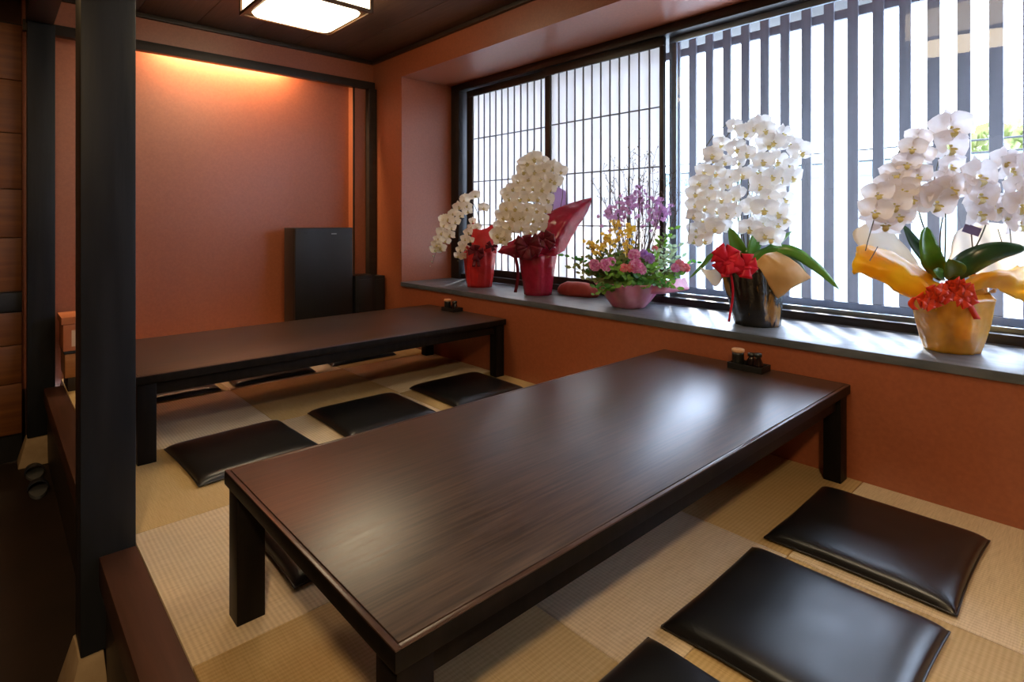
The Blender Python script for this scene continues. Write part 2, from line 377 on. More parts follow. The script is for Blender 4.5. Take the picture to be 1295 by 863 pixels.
# posts, stones, rail
def post(x0, x1, y0, y1, lbl):
    p = tag(box('wooden_post', (x0, y0, -.32), (x1, y1, 2.498), M['post'], bevel=.004), lbl, 'post')
    return p
post(2.59, 2.745, -2.604, -2.447, 'thick charcoal stained square post in front, standing over the brown rail')
post(-.02, .10, -2.64, -2.492, 'charcoal square post at the far end of the rail beside the wooden cabinet')
def plinth(x0, x1, y0, y1, lbl):
    mb = MB(); s = .045
    mb.add([(x0-s,y0-s,FZ),(x1+s,y0-s,FZ),(x1+s,y1+s*.3,FZ),(x0-s,y1+s*.3,FZ),(x0,y0,-.322),(x1,y0,-.322),(x1,y1,-.322),(x0,y1,-.322)],
           [(0,3,2,1),(4,5,6,7),(0,1,5,4),(1,2,6,5),(2,3,7,6),(3,0,4,7)])
    tag(build(mb, 'plinth_stone', M['plinth'], bevel=.006, org=((x0+x1)/2, (y0+y1)/2, FZ)), lbl, 'stone')
plinth(2.585, 2.75, -2.61, -2.540, 'tapered beige plinth stone under the thick front post')
plinth(.0, .105, -2.645, -2.50, 'tapered beige plinth stone under the far post by the slippers')
rl = thing('platform_rail', 'reddish brown wooden rail edging the tatami platform, running past the front post', 'rail', (3, -2.5, -.1))
for x0, x1 in ((.105, 2.585), (2.75, 5.0), (5.0, XE-.01)):
    box('rail_beam', (x0, -2.555, -.098), (x1, YP-.002, .004), M['rail'], rl, bevel=.005)

# far left cabinet of wooden doors
cb = thing('wooden_cabinet', 'tall amber brown wooden cabinet at the far end of the dark aisle', 'cabinet', (-.08, -3.2, FZ))
box('body', (-.15, -3.95, -.31), (-.02, -2.662, 2.495), M['beam'], cb, bevel=0)
box('toe_kick', (-.15, -3.95, FZ), (-.05, -2.662, -.312), M['black2'], cb, bevel=0)
for z0, z1, in [(-.30, .04), (.045, .30), (.305, .525), (.67, 1.03), (1.035, 1.36), (1.365, 1.74), (1.745, 2.1), (2.105, 2.48)]:
    for y0, y1 in [(-3.30, -2.664), (-3.94, -3.305)]:
        box('door', (-.018, y0, z0), (.0, y1, z1), M['cabwood'], cb, bevel=.003)
box('band', (-.018, -3.95, .535), (.012, -2.663, .66), M['black2'], cb, bevel=.002)

# ------------------------------------------------------------------ bay window
sill = S(box('trim_7', (NX, -.012, SB-.038), (NE, .60, SB), M['slate'], bevel=.003)); sill['label'] = 'grey slate window sill carrying the flower pots'
wf = S(box('window_4', (NX, .600, SB), (NE, .69, .625), M['frame'])); wf['label'] = 'dark brown outer window frame'
for a, b in [((NX, .57, 2.425), (NE, .69, NT)), ((NX, .57, SB), (.655, .69, 2.425)), ((NE-.1, .57, .652), (NE, .69, 2.425))]:
    box('frame_member', a, b, M['frame'], wf)
def shoji(name, x0, x1, y0, y1, sl, sr, lbl):
    z0, z1 = .627, 2.423
    w_ = S(box(name, (x0, y0, z0), (x1, y1, z0+.063), M['frame'])); w_['label'] = lbl
    box('top_rail', (x0, y0, 2.36), (x1, y1, z1), M['frame'], w_)
    box('stile', (x0, y0, z0+.064), (x0+sl, y1, 2.359), M['frame'], w_)
    box('stile', (x1-sr, y0, z0+.064), (x1, y1, 2.359), M['frame'], w_)
    X0, X1, Z0, Z1 = x0+sl, x1-sr, z0+.064, 2.359
    ym = (y0+y1)/2
    n = 12
    for k in range(1, n):
        x = X0+(X1-X0)*k/n
        box('lattice_bar', (x-.0045, ym-.010, Z0), (x+.0045, ym, Z1), M['kumiko'], w_, bevel=0)
    for k in range(1, 4):
        z = Z0+(Z1-Z0)*k/4
        box('lattice_bar', (X0, ym-.011, z-.0045), (X1, ym-.001, z+.0045), M['kumiko'], w_, bevel=0)
    mb = MB(); mb.box((X0, ym+.001, Z0), (X1, ym+.002, Z1))
    build(mb, 'paper_pane', M['paper'], w_)
shoji('window_1', .70, 1.862, .635, .665, .088, .06, 'left shoji window sash with paper pane and thin dark lattice')
shoji('window_2', 1.803, 2.944, .60, .63, .064, .034, 'right shoji window sash with paper pane and thin dark lattice')
w3 = S(box('window_3', (2.945, .668, .626), (NE-.1, .688, .650), M['alu'])); w3['label'] = 'clear glass window sash in grey aluminium'
box('top_rail', (2.945, .668, 2.385), (NE-.1, .688, 2.424), M['alu'], w3)
box('stile', (2.945,   .668, .651), (3.0, .688, 2.384), M['alu'], w3)
box('stile', (NE-.16,   .668, .651), (NE-.1, .688, 2.384), M['alu'], w3)
mb = MB(); mb.add([(2.98, .678, .648), (NE-.15, .678, .648), (NE-.15, .678, 2.39), (2.98, .678, 2.39)], [(0, 1, 2, 3)])
build(mb, 'glass_pane', M['glass'], w3)

# outside: ledge, lattice of slats, added eave
S(box('trim_8', (NX-.1, .755, .60), (NE+.1, 1.16, .606), M['ledge']))['label'] = 'silver outer ledge below the slats'
ol = S(box('trim_9', (NX, .69, .60), (NE, .755, .608), M['ledge'])); ol['label'] = 'silver outer window track'
lat = thing('slat_screen', 'tall screen of upright grey slats outside the window', 'screen', (3.4, 1.08, .607))
x = 2.893-.135*19
me0 = None
while x < 6.6:
    if me0 is None:
        mb = MB(); mb.box((-.0295, -.011, .0), (.0295, .011, 2.15)); me0 = mb.mesh('slat', M['slat'], bevel=.003)
    link('slat', me0, lat, (x-3.4, 0, .041)); x += .135
box('base_rail', (.2, 1.045, .6065), (6.7, 1.12, .647), M['ledge'], lat)
box('cross_rail', (.2, 1.092, 2.41), (6.7, 1.125, 2.468), M['slat'], lat)
S(box('wall_outer', (-.3, 1.04, FZ), (XE, 1.12, .598), M['concrete'], bevel=0))
ev = S(box('trim_10', (-.6, .76, 2.85), (XE, 2.32, 2.95), M['beam'])); ev['label'] = 'eave added above the window to cut the sun'  # added overhang, deep enough that the sun reaches only the sill

# street outside
S(box('ground', (-30, 1.12, -1.0), (40, 60, -.9), M['asphalt'], bevel=0))
tag(box('street_wall', (-20, 9.0, -.9), (22, 9.25, 1.95), M['swall'], bevel=.01), 'pale concrete wall across the street beyond the slats', 'wall')
tag(box('street_fence', (-20, 9.10, 1.952), (22, 9.16, 2.28), M['teal'], bevel=.01), 'grey green fence on top of the pale street wall', 'fence')
mb = MB(); mb.tube([(2.72, 4.7, -.9), (2.72, 4.7, 6.5)], [.15, .12], 16)
tag(build(mb, 'utility_pole', M['concrete'], smooth=True, org=(2.72, 4.7, -.9)), 'pale round utility pole seen between slats above the yellow pot', 'pole')
for dz in (0, .16):
    mb = MB(); mb.tube([(-14+i*2, 6.4, 2.0+dz+.012*(i-7)**2/4) for i in range(15)], .014, 6)
    tag(build(mb, 'street_cable', M['cable'], org=(0, 6.4, 2+dz)), ['lower', 'upper'][dz > 0]+' of the two thin dark cables crossing behind the slats', 'cable', 'street cables')
def tree(x, y, h, r, lbl):
    t = thing('street_tree', lbl, 'tree', (x, y, -.9), 'trees across the street')
    mb = MB(); mb.tube([(x, y, -.9), (x+.1, y, h*.5)], [.14, .08], 8); build(mb, 'trunk', M['twig'], t, smooth=True)
    mb = MB(); rnd = random.Random(int(x*10))
    for k in range(520):
        v = Vector((rnd.gauss(0, 1), rnd.gauss(0, 1), rnd.gauss(0, 1))).normalized()*r*rnd.uniform(.7, 1.05)
        c = Vector((x, y, h))+Vector((v.x, v.y*.7, v.z*.75)); s = rnd.uniform(.16, .30)
        n = Vector((rnd.gauss(0, 1), rnd.gauss(0, 1), rnd.gauss(0, 1))).normalized(); a = n.orthogonal().normalized()*s; b = n.cross(a)*.6
        mb.add([c-a, c-b, c+a, c+b], [(0, 1, 2, 3)])
    o = build(mb, 'foliage', M['tree'], t); o['kind'] = 'stuff'
for i, (x, y, h, r) in enumerate([(.2, 13, 1.7, 1.1), (3.5, 13.2, 2.2, 1.4), (6.6, 13, 2.3, 1.5), (9.8, 13.4, 2.1, 1.5)]):
    tree(x, y, h, r, ['low sunlit tree across the street, farthest left of the row', 'sunlit yellow green tree across the street right of the utility pole',
                      'bushy sunlit street tree beyond the right edge of the picture', 'sunlit street tree farthest right, beyond the window'][i])

# ------------------------------------------------------------------ ceiling lantern(s)
def lantern(cx, cy, lbl, dm):
    r = .305; z0, z1 = 2.50, ZC
    t = thing('ceiling_lantern', lbl, 'lamp', (cx, cy, z0))
    b = .022
    for sx in (-1, 1):
        for sy in (-1, 1):
            box('corner_bar', (cx+sx*r-b/2, cy+sy*r-b/2, z0), (cx+sx*r+b/2, cy+sy*r+b/2, z1-.001), M['lampwood'], t, bevel=0)
    for s in (-1, 1):
        box('frame_bar', (cx-r+b/2, cy+s*r-b/2, z0), (cx+r-b/2, cy+s*r+b/2, z0+.022), M['lampwood'], t, bevel=0)
        box('frame_bar', (cx+s*r-b/2, cy-r+b/2, z0), (cx+s*r+b/2, cy+r-b/2, z0+.022), M['lampwood'], t, bevel=0)
        box('side_panel', (cx-r+b/2, cy+s*(r-.004)-.002, z0+.023), (cx+r-b/2, cy+s*(r-.004)+.002, z1-.002), M['lampside'], t, bevel=0)
        box('side_panel', (cx+s*(r-.004)-.002, cy-r+b/2, z0+.023), (cx+s*(r-.004)+.002, cy+r-b/2, z1-.002), M['lampside'], t, bevel=0)
    # bottom plate with a rounded bright diffuser
    box('bottom_plate', (cx-r+b/2, cy-r+b/2, z0+.010), (cx+r-b/2, cy+r-b/2, z0+.020), M['lampwood'], t, bevel=0)
    mb = MB(); R = r-.035; q = .07; pts = []
    for k in range(32):
        a = 2*PI*k/32; sx, sy = (1 if math.cos(a) >= 0 else -1), (1 if math.sin(a) >= 0 else -1)
        pts.append((cx+sx*(R-q)+q*math.cos(a), cy+sy*(R-q)+q*math.sin(a)))
    n = 32
    mb.add([(x, y, z0+.010) for x, y in pts]+[((x-cx)*.97+cx, (y-cy)*.97+cy, z0-.004) for x, y in pts],
           [tuple(range(n, 2*n))[::-1]]+[(k, (k+1) % n, n+(k+1) % n, n+k) for k in range(n)])
    build(mb, 'diffuser', M[dm], t)
    return t
lantern(1.47, -1.30, 'square wood framed ceiling lantern glowing warm white above the back table', 'lampbot')
lantern(4.25, -1.30, 'square ceiling lantern above the front table, over the camera view', 'lampbot2')

# ------------------------------------------------------------------ tables
def table(x0, x1, y0, y1, lbl):
    z = .422
    t = thing('low_table', lbl, 'table', ((x0+x1)/2, (y0+y1)/2, 0))
    mb = MB(); e = .013
    mb.box((x0, y0, z-.042), (x1, y1, z-.004)); build(mb, 'edge_frame', M['tleg'], t, bevel=.004)
    # lipped edge strip round the top
    for a, b in [((x0+.001, y0+.001), (x1-.001, y0+e)), ((x0+.001, y1-e), (x1-.001, y1-.001)), ((x0+.001, y0+e), (x0+e, y1-e)), ((x1-e, y0+e), (x1-.001, y1-e))]:
        box('edge_strip', (a[0], a[1], z-.0045), (b[0], b[1], z-.0008), M['tedge'], t, bevel=.0015)
    mb = MB(); mb.box((x0+e+.002, y0+e+.002, z-.0042), (x1-e-.002, y1-e-.002, z)); build(mb, 'table_top', M['table'], t, bevel=.0012)
    lx, ly = .072, .078
    for sx in (0, 1):
        for sy in (0, 1):
            a = x0+.012 if sx == 0 else x1-.012-lx; b = y0+.010 if sy == 0 else y1-.010-ly
            box('leg', (a, b, 0), (a+lx, b+ly, z-.043), M['tleg'], t, bevel=.003)
    for xx in (x0+.03, x1-.03-.022):
        box('long_apron', (xx, y0+.010+ly+.001, z-.105), (xx+.022, y1-.010-ly-.001, z-.043), M['tleg'], t)
    for yy in (y0+.16, y1-.18):
        box('cross_apron', (x0+.054, yy, z-.095), (x1-.054, yy+.022, z-.043), M['tleg'], t)
    return t
table(3.335, 4.285, -2.325, -.012, 'large dark oak low table in the foreground reflecting the window')
table(1.0, 2.0, -2.330, -.012, 'dark brown low table farther back near the black cabinet')

# ------------------------------------------------------------------ floor cushions
def cushion_mesh(L, W, T):
    mb = MB(); n = 26
    def sh(u, v):
        u = u*2-1; v = v*2-1
        su = math.copysign(1-(1-abs(u))**1.6, u); sv = math.copysign(1-(1-abs(v))**1.6, v)
        k = 1-.030*(1-su*su)*(abs(sv)**3); l = 1-.030*(1-sv*sv)*(abs(su)**3)
        return su, sv, su*L/2*l, sv*W/2*k
    def top(u, v):
        su, sv, x, y = sh(u, v)
        q = max(0, (1-abs(su)**10))*max(0, (1-abs(sv)**10))
        z = .010+T*(q**.42)*(1-.12*(su*su+sv*sv)/2) + .0012*noise.noise(Vector((x*9, y*9, L)))
        return (x, y, z)
    def bot(u, v):
        su, sv, x, y = sh(u, v)
        q = max(0, (1-abs(su)**9))*max(0, (1-abs(sv)**9))
        return (x, y, .010-.0095*min(1, q**.4*1.05))
    mb.grid(top, n, n); mb.grid(lambda u, v: bot(1-u, v), n, n)
    me = mb.mesh('cushion_cover', M['leather'], smooth=True, merge=True)
    pts = []
    for a, b in [((0, 0), (1, 0)), ((1, 0), (1, 1)), ((1, 1), (0, 1)), ((0, 1), (0, 0))]:
        for k in range(12):
            f = k/12; s_ = sh(a[0]+(b[0]-a[0])*f, a[1]+(b[1]-a[1])*f); pts.append((s_[2]*1.003, s_[3]*1.003, .0105))
    pts.append(pts[0]); mb = MB(); mb.tube(pts, .0032, 6)
    return me, mb.mesh('seam_piping', M['leather'], smooth=True)
CU, PIP = cushion_mesh(.55, .565, .037)
def cushion(cx, cy, rz, lbl, grp):
    o = link('floor_cushion', CU, None, (cx, cy, .0008)); o.rotation_euler.z = math.radians(rz)
    tag(o, lbl, 'cushion', grp)
    link('seam_piping', PIP, o)
    return o
G1, G2, G3 = 'cushions along the near side of the front table', 'cushions between the two tables', 'cushions behind the back table'
cushion(4.512, -.497, 0, 'black leather floor cushion nearest the window wall at lower right', G1)
cushion(4.512, -1.158, 0, 'large shining black leather floor cushion in the middle of the near row', G1)
cushion(4.512, -1.79, 0, 'black leather floor cushion cut off by the bottom edge of the picture', G1)
cushion(2.140, -1.895, 2, 'black floor cushion between the tables, closest to the front post', G2)
cushion(2.118, -1.165, -1, 'middle black floor cushion between the two tables', G2)
cushion(2.095, -.450, -1, 'black floor cushion between the tables, closest to the window wall', G2)
cushion(3.098, -1.850, 0, 'black floor cushion mostly hidden under the front table behind its left leg', None)
cushion(.715, -1.965, 0, 'black floor cushion behind the back table, seen under its left end', G3)
cushion(.690, -1.30, 0, 'black floor cushion behind the middle of the back table, seen under it', G3)
cushion(.625, -.565, 0, 'black floor cushion behind the back table, seen under its window end', G3)

# ------------------------------------------------------------------ condiment caddies
def caddy(cx, cy, z, s, lbl):
    t = thing('condiment_caddy', lbl, 'caddy', (cx, cy, z))
    for a, b in [((-.085, -.05, 0), (.085, .05, .008)), ((-.085, -.05, .008), (.085, -.044, .03)), ((-.085, .044, .008), (.085, .05, .03)),
                 ((-.085, -.044, .008), (-.079, .044, .03)), ((.079, -.044, .008), (.085, .044, .03))]:
        box('tray', tuple(Vector(a)*s+Vector((cx, cy, z))), tuple(Vector(b)*s+Vector((cx, cy, z))), M['black2'], t, bevel=.001)
    c = (cx-.048*s, cy-.012*s, z+.008*s)
    mb = MB(); mb.lathe([(.026*s, 0), (.029*s, .01*s), (.028*s, .06*s), (.027*s, .07*s)], 20, c); build(mb, 'toothpick_pot', M['ceramic'], t, smooth=True)
    mb = MB(); mb.lathe([(.027*s, .0705*s), (.030*s, .074*s), (.030*s, .086*s), (.026*s, .088*s), (0, .088*s)], 20, c); build(mb, 'cork_lid', M['cork'], t, smooth=True)
    for dx, dy, h in ((.008, .012, .07), (.048, -.005, .078)):
        c = (cx+dx*s, cy+dy*s, z+.008*s)
        mb = MB(); mb.lathe([(.02*s, 0), (.025*s, .008*s), (.024*s, .03*s), (.013*s, h*.72*s), (.012*s, h*.78*s)], 20, c); b_ = build(mb, 'sauce_bottle', M['dglass'], t, smooth=True)
        mb = MB(); mb.lathe([(.014*s, h*.785*s), (.018*s, h*.82*s), (.017*s, h*1.02*s), (0, h*1.05*s)], 16, c); build(mb, 'cap', M['ceramic'], b_, smooth=True)
caddy(3.865, -.10, .4225, 1.0, 'small black condiment caddy with cork lidded pot on the front table')
caddy(1.43, -.085, .4225, .95, 'small black condiment caddy with cork lidded pot on the back table')

# ------------------------------------------------------------------ things by the back wall
pc = thing('black_cabinet', 'tall flat black cabinet standing against the orange back wall', 'cabinet', (.12, -.6, 0))
box('body', (.0, -.885, 0), (.225, -.345, 1.085), M['black'], pc, bevel=.004)
box('door', (.226, -.883, .03), (.245, -.347, 1.083), M['black'], pc, bevel=.003)
d = pc.children[-1]
box('maker_badge', (.2455, -.555, 1.025), (.2462, -.505, 1.034), M['silver'], d, bevel=0)
box('slot', (.2455, -.81, 1.035), (.2462, -.775, 1.045), M['black2'], d, bevel=0)
b1 = thing('black_box', 'small black appliance box on the floor right of the black cabinet', 'box', (.15, -.22, 0))
box('body', (.08, -.33, 0), (.27, -.135, .635), M['black2'], b1, bevel=.006)
box('front_panel', (.2705, -.305, .03), (.276, -.16, .60), M['black'], b1, bevel=.003)
b2 = thing('black_box', 'narrow black box in the corner under the dark corner post', 'box', (.18, -.07, 0))
box('body', (.09, -.128, 0), (.255, -.015, .62), M['black2'], b2, bevel=.006)
box('front_panel', (.2555, -.115, .03), (.26, -.03, .59), M['black'], b2, bevel=.003)
c1 = thing('carton', 'orange carton with cream label on top of the wooden box beside the front post', 'box', (.2, -2.3, .27))
box('carton_body', (.0, -2.465, .271), (.3, -2.16, .45), M['boxor'], c1, bevel=.004)
box('label_sheet', (.3004, -2.42, .30), (.3014, -2.20, .41), M['label'], c1, bevel=0)
box('lid', (-.004, -2.475, .451), (.306, -2.15, .50), M['boxor'], c1, bevel=.004)
c2 = thing('wooden_box', 'small amber wooden box on the floor beneath the orange carton', 'box', (.2, -2.3, 0))
box('box_body', (.0, -2.455, .09), (.295, -2.16, .25), M['boxwood'], c2, bevel=.004)
box('box_lid', (-.005, -2.46, .2505), (.30, -2.155, .2695), M['black2'], c2, bevel=.003)
box('box_base', (.005, -2.44, 0), (.30, -2.155, .0895), M['beam'], c2, bevel=.003)

# slippers in the aisle
def slipper(x, y, rz, lbl):
    t = thing('slipper', lbl, 'slipper', (x, y, FZ), 'slippers by the far post')
    def outl(a):
        l = .125; wd = .045*(1+.12*math.cos(a)); return math.cos(a)*l, math.sin(a)*wd
    n = 24; mb = MB(); lo = [outl(2*PI*k/n) for k in range(n)]
    mb.add([(p[0], p[1], .002) for p in lo]+[(p[0], p[1], .022) for p in lo], [tuple(range(n))[::-1], tuple(range(n, 2*n))]+[(k, (k+1) % n, n+(k+1) % n, n+k) for k in range(n)])
    me = mb.mesh('sole', M['slipin'], bevel=.003); link('sole', me, t)
    mb = MB()
    mb.grid(lambda u, v: (.118-.14*v, math.cos(PI*u)*.049*(1-.35*(1-v)**2.5), .022+.050*math.sin(PI*u)*(.45+.55*v)*(1 if v > 0 else .3)), 12, 8)
    me = mb.mesh('upper', M['slipper'], smooth=True); o = link('upper', me, t); md = o.modifiers.new('t', 'SOLIDIFY'); md.thickness = .004
    t.rotation_euler.z = rz
slipper(.335, -2.612, math.radians(181), 'navy slipper on the dark aisle floor nearer the far post')
slipper(.640, -2.610, math.radians(178), 'navy slipper on the dark aisle floor nearer the camera')

# ------------------------------------------------------------------ flowers on the sill
def depth_of(x, y): return (Vector((x, y, 0))-Vector((CAM.x, CAM.y, 0))).dot(FW)
def pt(u, v, dep): return CAM+FW*dep+RT*((u-647.5)/719*dep)+UP*((279-v)/719*dep)
def orchid_mesh(pm, lm, seed):
    rnd = random.Random(seed)
    mb = MB()
    def petal(ang, L, W, cup, twist=0):
        ca, sa = math.cos(ang), math.sin(ang)
        def f(u, v):
            t = v; s = (u-.5)*2
            wd = W*math.sin(PI*min(1, t*.93+.07)**.72)**.75
            x = s*wd*.5; y = .04+L*t
            z = cup*(t*t)*L + .22*abs(s)**2*wd*(1 if cup > 0 else -.6) + .02*math.sin(6*t+s*3+twist)
            return (x*ca-y*sa, x*sa+y*ca, z)
        mb.grid(f, 4, 5)
    # unit flower: radius about .5, facing +z, up = +y
    petal(math.radians(0), .44, .34, -.05)
    petal(math.radians(128), .43, .34, -.05, 1); petal(math.radians(-128), .43, .34, -.05, 2)
    petal(math.radians(66), .50, .62, .10, 3); petal(math.radians(-66), .50, .62, .10, 4)
    for i in range(len(mb.v)):
        mb.v[i] = mb.v[i]+Vector((rnd.uniform(-.008, .008), rnd.uniform(-.008, .008), rnd.uniform(-.01, .01)))
    p = mb.mesh('flower', pm, smooth=True)
    mb = MB()
    for s in (-1, 1):
        mb.grid(lambda u, v: (s*(.025+.11*v*math.sin(PI*(u*.7+.15))), -.03-.06*u, .03+.12*v), 3, 3)
    mb.grid(lambda u, v: ((u-.5)*.17*math.sin(PI*(v*.8+.12)), -.05-.19*v, .06+.10*math.sin(PI*v)), 4, 4)
    mb.lathe([(.018, 0), (.035, .03), (.036, .07), (0, .10)], 8, (0, .01, .02))
    return p, mb.mesh('lip', lm, smooth=True)
FLW = {'w': [orchid_mesh(M['petal'], M['lip'], i) for i in (1, 2)], 'c': [orchid_mesh(M['petalw'], M['lipw'], i) for i in (3, 4)],
       'p': [orchid_mesh(M['petalp'], M['lip'], i) for i in (5, 6)]}
def flower(parent, kind, p, d, face, rnd, roll=0):
    face = face.normalized(); up = UP - face*UP.dot(face); up.normalize(); right = up.cross(face)
    m = Matrix((right, up, face)).transposed().to_4x4()
    m = Matrix.Translation(p-parent.location) @ m @ Matrix.Rotation(roll, 4, 'Z') @ Matrix.Scale(d, 4)
    a, b = rnd.choice(FLW[kind])
    o = link('flower', a, parent); o.matrix_local = m
    link('lip', b, o)
def curve_pts(P, n=10):
    """Catmull-Rom through control points"""
    P = [Vector(p) for p in P]; Q = [P[0]*2-P[1]]+P+[P[-1]*2-P[-2]]; out = []
    for i in range(1, len(Q)-2):
        for k in range(n):
            t = k/n
            out.append(.5*((2*Q[i])+(Q[i+1]-Q[i-1])*t+(2*Q[i-1]-5*Q[i]+4*Q[i+1]-Q[i+2])*t*t+(3*Q[i]-Q[i-1]-3*Q[i+1]+Q[i+2])*t**3))
    out.append(P[-1]); return out
def stem(parent, P, r=.0032, name='stem', m='stem', back=0):
    mb = MB(); q = curve_pts(P, 6); q = [p+FW*back*min(1, i/(len(q)*.4)) for i, p in enumerate(q)]; mb.tube(q, [r*(1-.5*i/len(q)) for i in range(len(q))], 6); return build(mb, name, M[m], parent, smooth=True)
def leaf(parent, P, wd, m='oleaf', name='leaf', side=None):
    q = curve_pts(P, 5); n = len(q)-1; mb = MB()
    def f(u, v):
        i = min(int(v*n), n); c = q[i]; t = (q[min(i+1, n)]-q[max(i-1, 0)]).normalized()
        s = (side or RT) ; s = (s-t*s.dot(t)).normalized(); nn = s.cross(t)
        w_ = wd*(math.sin(PI*(.10+.90*i/n)**.8)**.6 if i < n else .02)
        a = (u-.5)*2
        return c+s*a*w_*.5+nn*abs(a)**1.5*w_*.16
    mb.grid(f, 4, n); return build(mb, name, M[m], parent, smooth=True, solid=.0016)
def sheet(parent, rows, m, name='wrap_sheet', crinkle=.006, sub=2, solid=.0008, seed=0):
    """crumpled paper patch through rows of points"""
    nr, nc = len(rows), len(rows[0]); mb = MB()
    cols = [[Vector(p) for p in r] for r in rows]
    def cr(P, t):
        n = len(P)-1; x = min(t*n, n-1e-6); i = int(x); f = x-i
        g = lambda k: P[max(0, min(n, k))]
        a, b, c, d = g(i-1), g(i), g(i+1), g(i+2)
        return .5*((2*b)+(c-a)*f+(2*a-5*b+4*c-d)*f*f+(3*b-a-3*c+d)*f**3)
    def f(u, v):
        r = [cr(R, u) for R in cols]; p = cr(r, v)
        k = noise.noise_vector(p*16+Vector((seed, 0, 0)))*crinkle + noise.noise_vector(p*45+Vector((seed, 3, 0)))*crinkle*.35
        return p+k
    mb.grid(f, 6*(nc-1), 6*(nr-1)); return build(mb, name, M[m], parent, smooth=True, solid=solid)
def wrap_pot(parent, cx, cy, z0, prof, m, folds=9, amp=.05, lean=(0, 0), name='wrapped_pot', seed=0, tw=0.0):
    mb = MB(); n = 72; pr = []
    for i in range(len(prof)-1):
        for k in range(4):
            f = k/4; pr.append((prof[i][0]+(prof[i+1][0]-prof[i][0])*f, prof[i][1]+(prof[i+1][1]-prof[i][1])*f))
    pr.append(prof[-1]); H = prof[-1][1]
    def md(a, t):
        tri = lambda x: math.asin(math.sin(x))*.64
        s = amp*(.45+.55*t)*(tri(folds*a+seed+tw*t)*.6+tri((folds*2-3)*a+seed*2-tw*2*t)*.45+tri((folds+4)*a-6*t+seed)*.3)
        return 1+s+.25*amp*noise.noise(Vector((math.cos(a)*2, math.sin(a)*2, t*3+seed)))
    vs = []
    for j, (r, z) in enumerate(pr):
        for k in range(n):
            a = 2*PI*k/n; q = r*md(a, j/(len(pr)-1))
            vs.append(Vector((cx+q*math.cos(a)+lean[0]*z/H, cy+q*math.sin(a)+lean[1]*z/H, z0+z)))
    fs = [(j*n+k, j*n+(k+1) % n, (j+1)*n+(k+1) % n, (j+1)*n+k) for j in range(len(pr)-1) for k in range(n)]
    fs.append(tuple(range(n))[::-1]); mb.add(vs, fs)
    return build(mb, name, M[m], parent, smooth=True, solid=.001)
def frill(parent, c, r0, r1, h, m, name='gathered_frill', folds=13, seed=0, dz=0):
    """gathered paper ring standing out round the pot neck"""
    mb = MB(); c = Vector(c)
    def f(u, v):
        a = 2*PI*u; w_ = math.sin(folds*a+seed)*.5+math.sin(5*a+seed*2)*.5
        r = r0+(r1-r0)*v*(1+.35*w_); z = h*v*(.8+.5*math.sin(3*a+seed))+.02*w_*v
        return c+Vector((math.cos(a)*r, math.sin(a)*r, z))
    mb.grid(f, 78, 5, closeu=True); return build(mb, name, M[m], parent, smooth=True, solid=.0008)
def bow(parent, c, s, m, loops=6, tails=2, seed=0, name='ribbon_bow', wd=.035, tl=1.6):
    rnd = random.Random(seed); c = Vector(c); mb = MB(); nrm = -FW
    for k in range(loops):
        a = 2*PI*k/loops+rnd.uniform(-.25, .25)+.3
        d = (RT*math.cos(a)+UP*math.sin(a)*.75+nrm*.45*rnd.uniform(.4, 1)).normalized(); side = d.cross(nrm).normalized()
        L = s*rnd.uniform(.8, 1.15)
        def f(u, v):
            t = PI*u; return c+d*L*math.sin(t)+(nrm*math.cos(t)*.28*L)*(1-.2*v)+side*(v-.5)*wd*(.35+math.sin(t))
        mb.grid(f, 10, 3)
    for k in range(tails):
        dx = (k-(tails-1)/2)*.5*s+rnd.uniform(-.2, .2)*s
        mb.grid(lambda u, v: c+RT*(dx*u+(v-.5)*wd*.7)+UP*(-tl*s*u)+nrm*(.02+.012*math.sin(8*u)), 8, 2)
    return build(mb, name, M[m], parent, smooth=True, solid=.0006)
def spray_flowers(parent, kind, pts, dep, size, rnd, cen, spread=.03, extra=0, lean=.35):
    L = list(pts)
    for k in range(extra):
        a = rnd.choice(pts); L.append((a[0]+rnd.uniform(-9, 9), a[1]+rnd.uniform(-9, 9)))
    for i, (u, v) in enumerate(L):
        back = .05 if i >= len(pts) else 0
        d = dep-(rnd.uniform(-spread, spread))+back
        p = pt(u, v, d)
        out = RT*((u-cen[0])/70)*lean+UP*(rnd.uniform(-.45, .05))+RT*rnd.uniform(-.35, .35)
        flower(parent, kind, p, size*rnd.uniform(.82, 1.1), -FW+out, rnd, rnd.uniform(-.3, .3))
def buds(parent, P, n0=4):
    for i, p in enumerate(P):
        mb = MB(); r = .008-.0012*i; mb.lathe([(0, -r), (r*.8, -r*.6), (r, 0), (r*.7, r*.8), (0, r*1.2)], 8, p); build(mb, 'bud', M['bud'], parent, smooth=True)

Z0 = SB+.0006
# --- A: small cream orchid in a red wrapped pot, far left
AX, AY = 1.31, .30; dA = depth_of(AX, AY)
A = thing('potted_orchid', 'small cream orchid in a bright red wrapped pot, farthest left on the sill', 'plant', (AX, AY, Z0))
rnd = random.Random(11)
wrap_pot(A, AX, AY, Z0, [(.105, 0), (.118, .10), (.128, .22), (.135, .29), (.120, .31)], 'red', 8, .09)
frill(A, (AX, AY, Z0+.30), .115, .150, .045, 'red', seed=1)
sheet(A, [[pt(598, 322, dA), pt(612, 324, dA-.06), pt(628, 320, dA)], [pt(596, 300, dA+.02), pt(612, 304, dA-.04), pt(627, 300, dA+.02)], [pt(598, 276, dA+.05), pt(606, 291, dA), pt(625, 283, dA+.06)]], 'red', seed=2)
bow(A, pt(602, 318, dA-.15), .075, 'darkred', 6, 2, 3, wd=.04, tl=1.7)
bow(A, pt(622, 312, dA-.12), .05, 'darkred', 4, 0, 5, name='ribbon_loops', wd=.03)
S0 = pt(608, 330, dA)
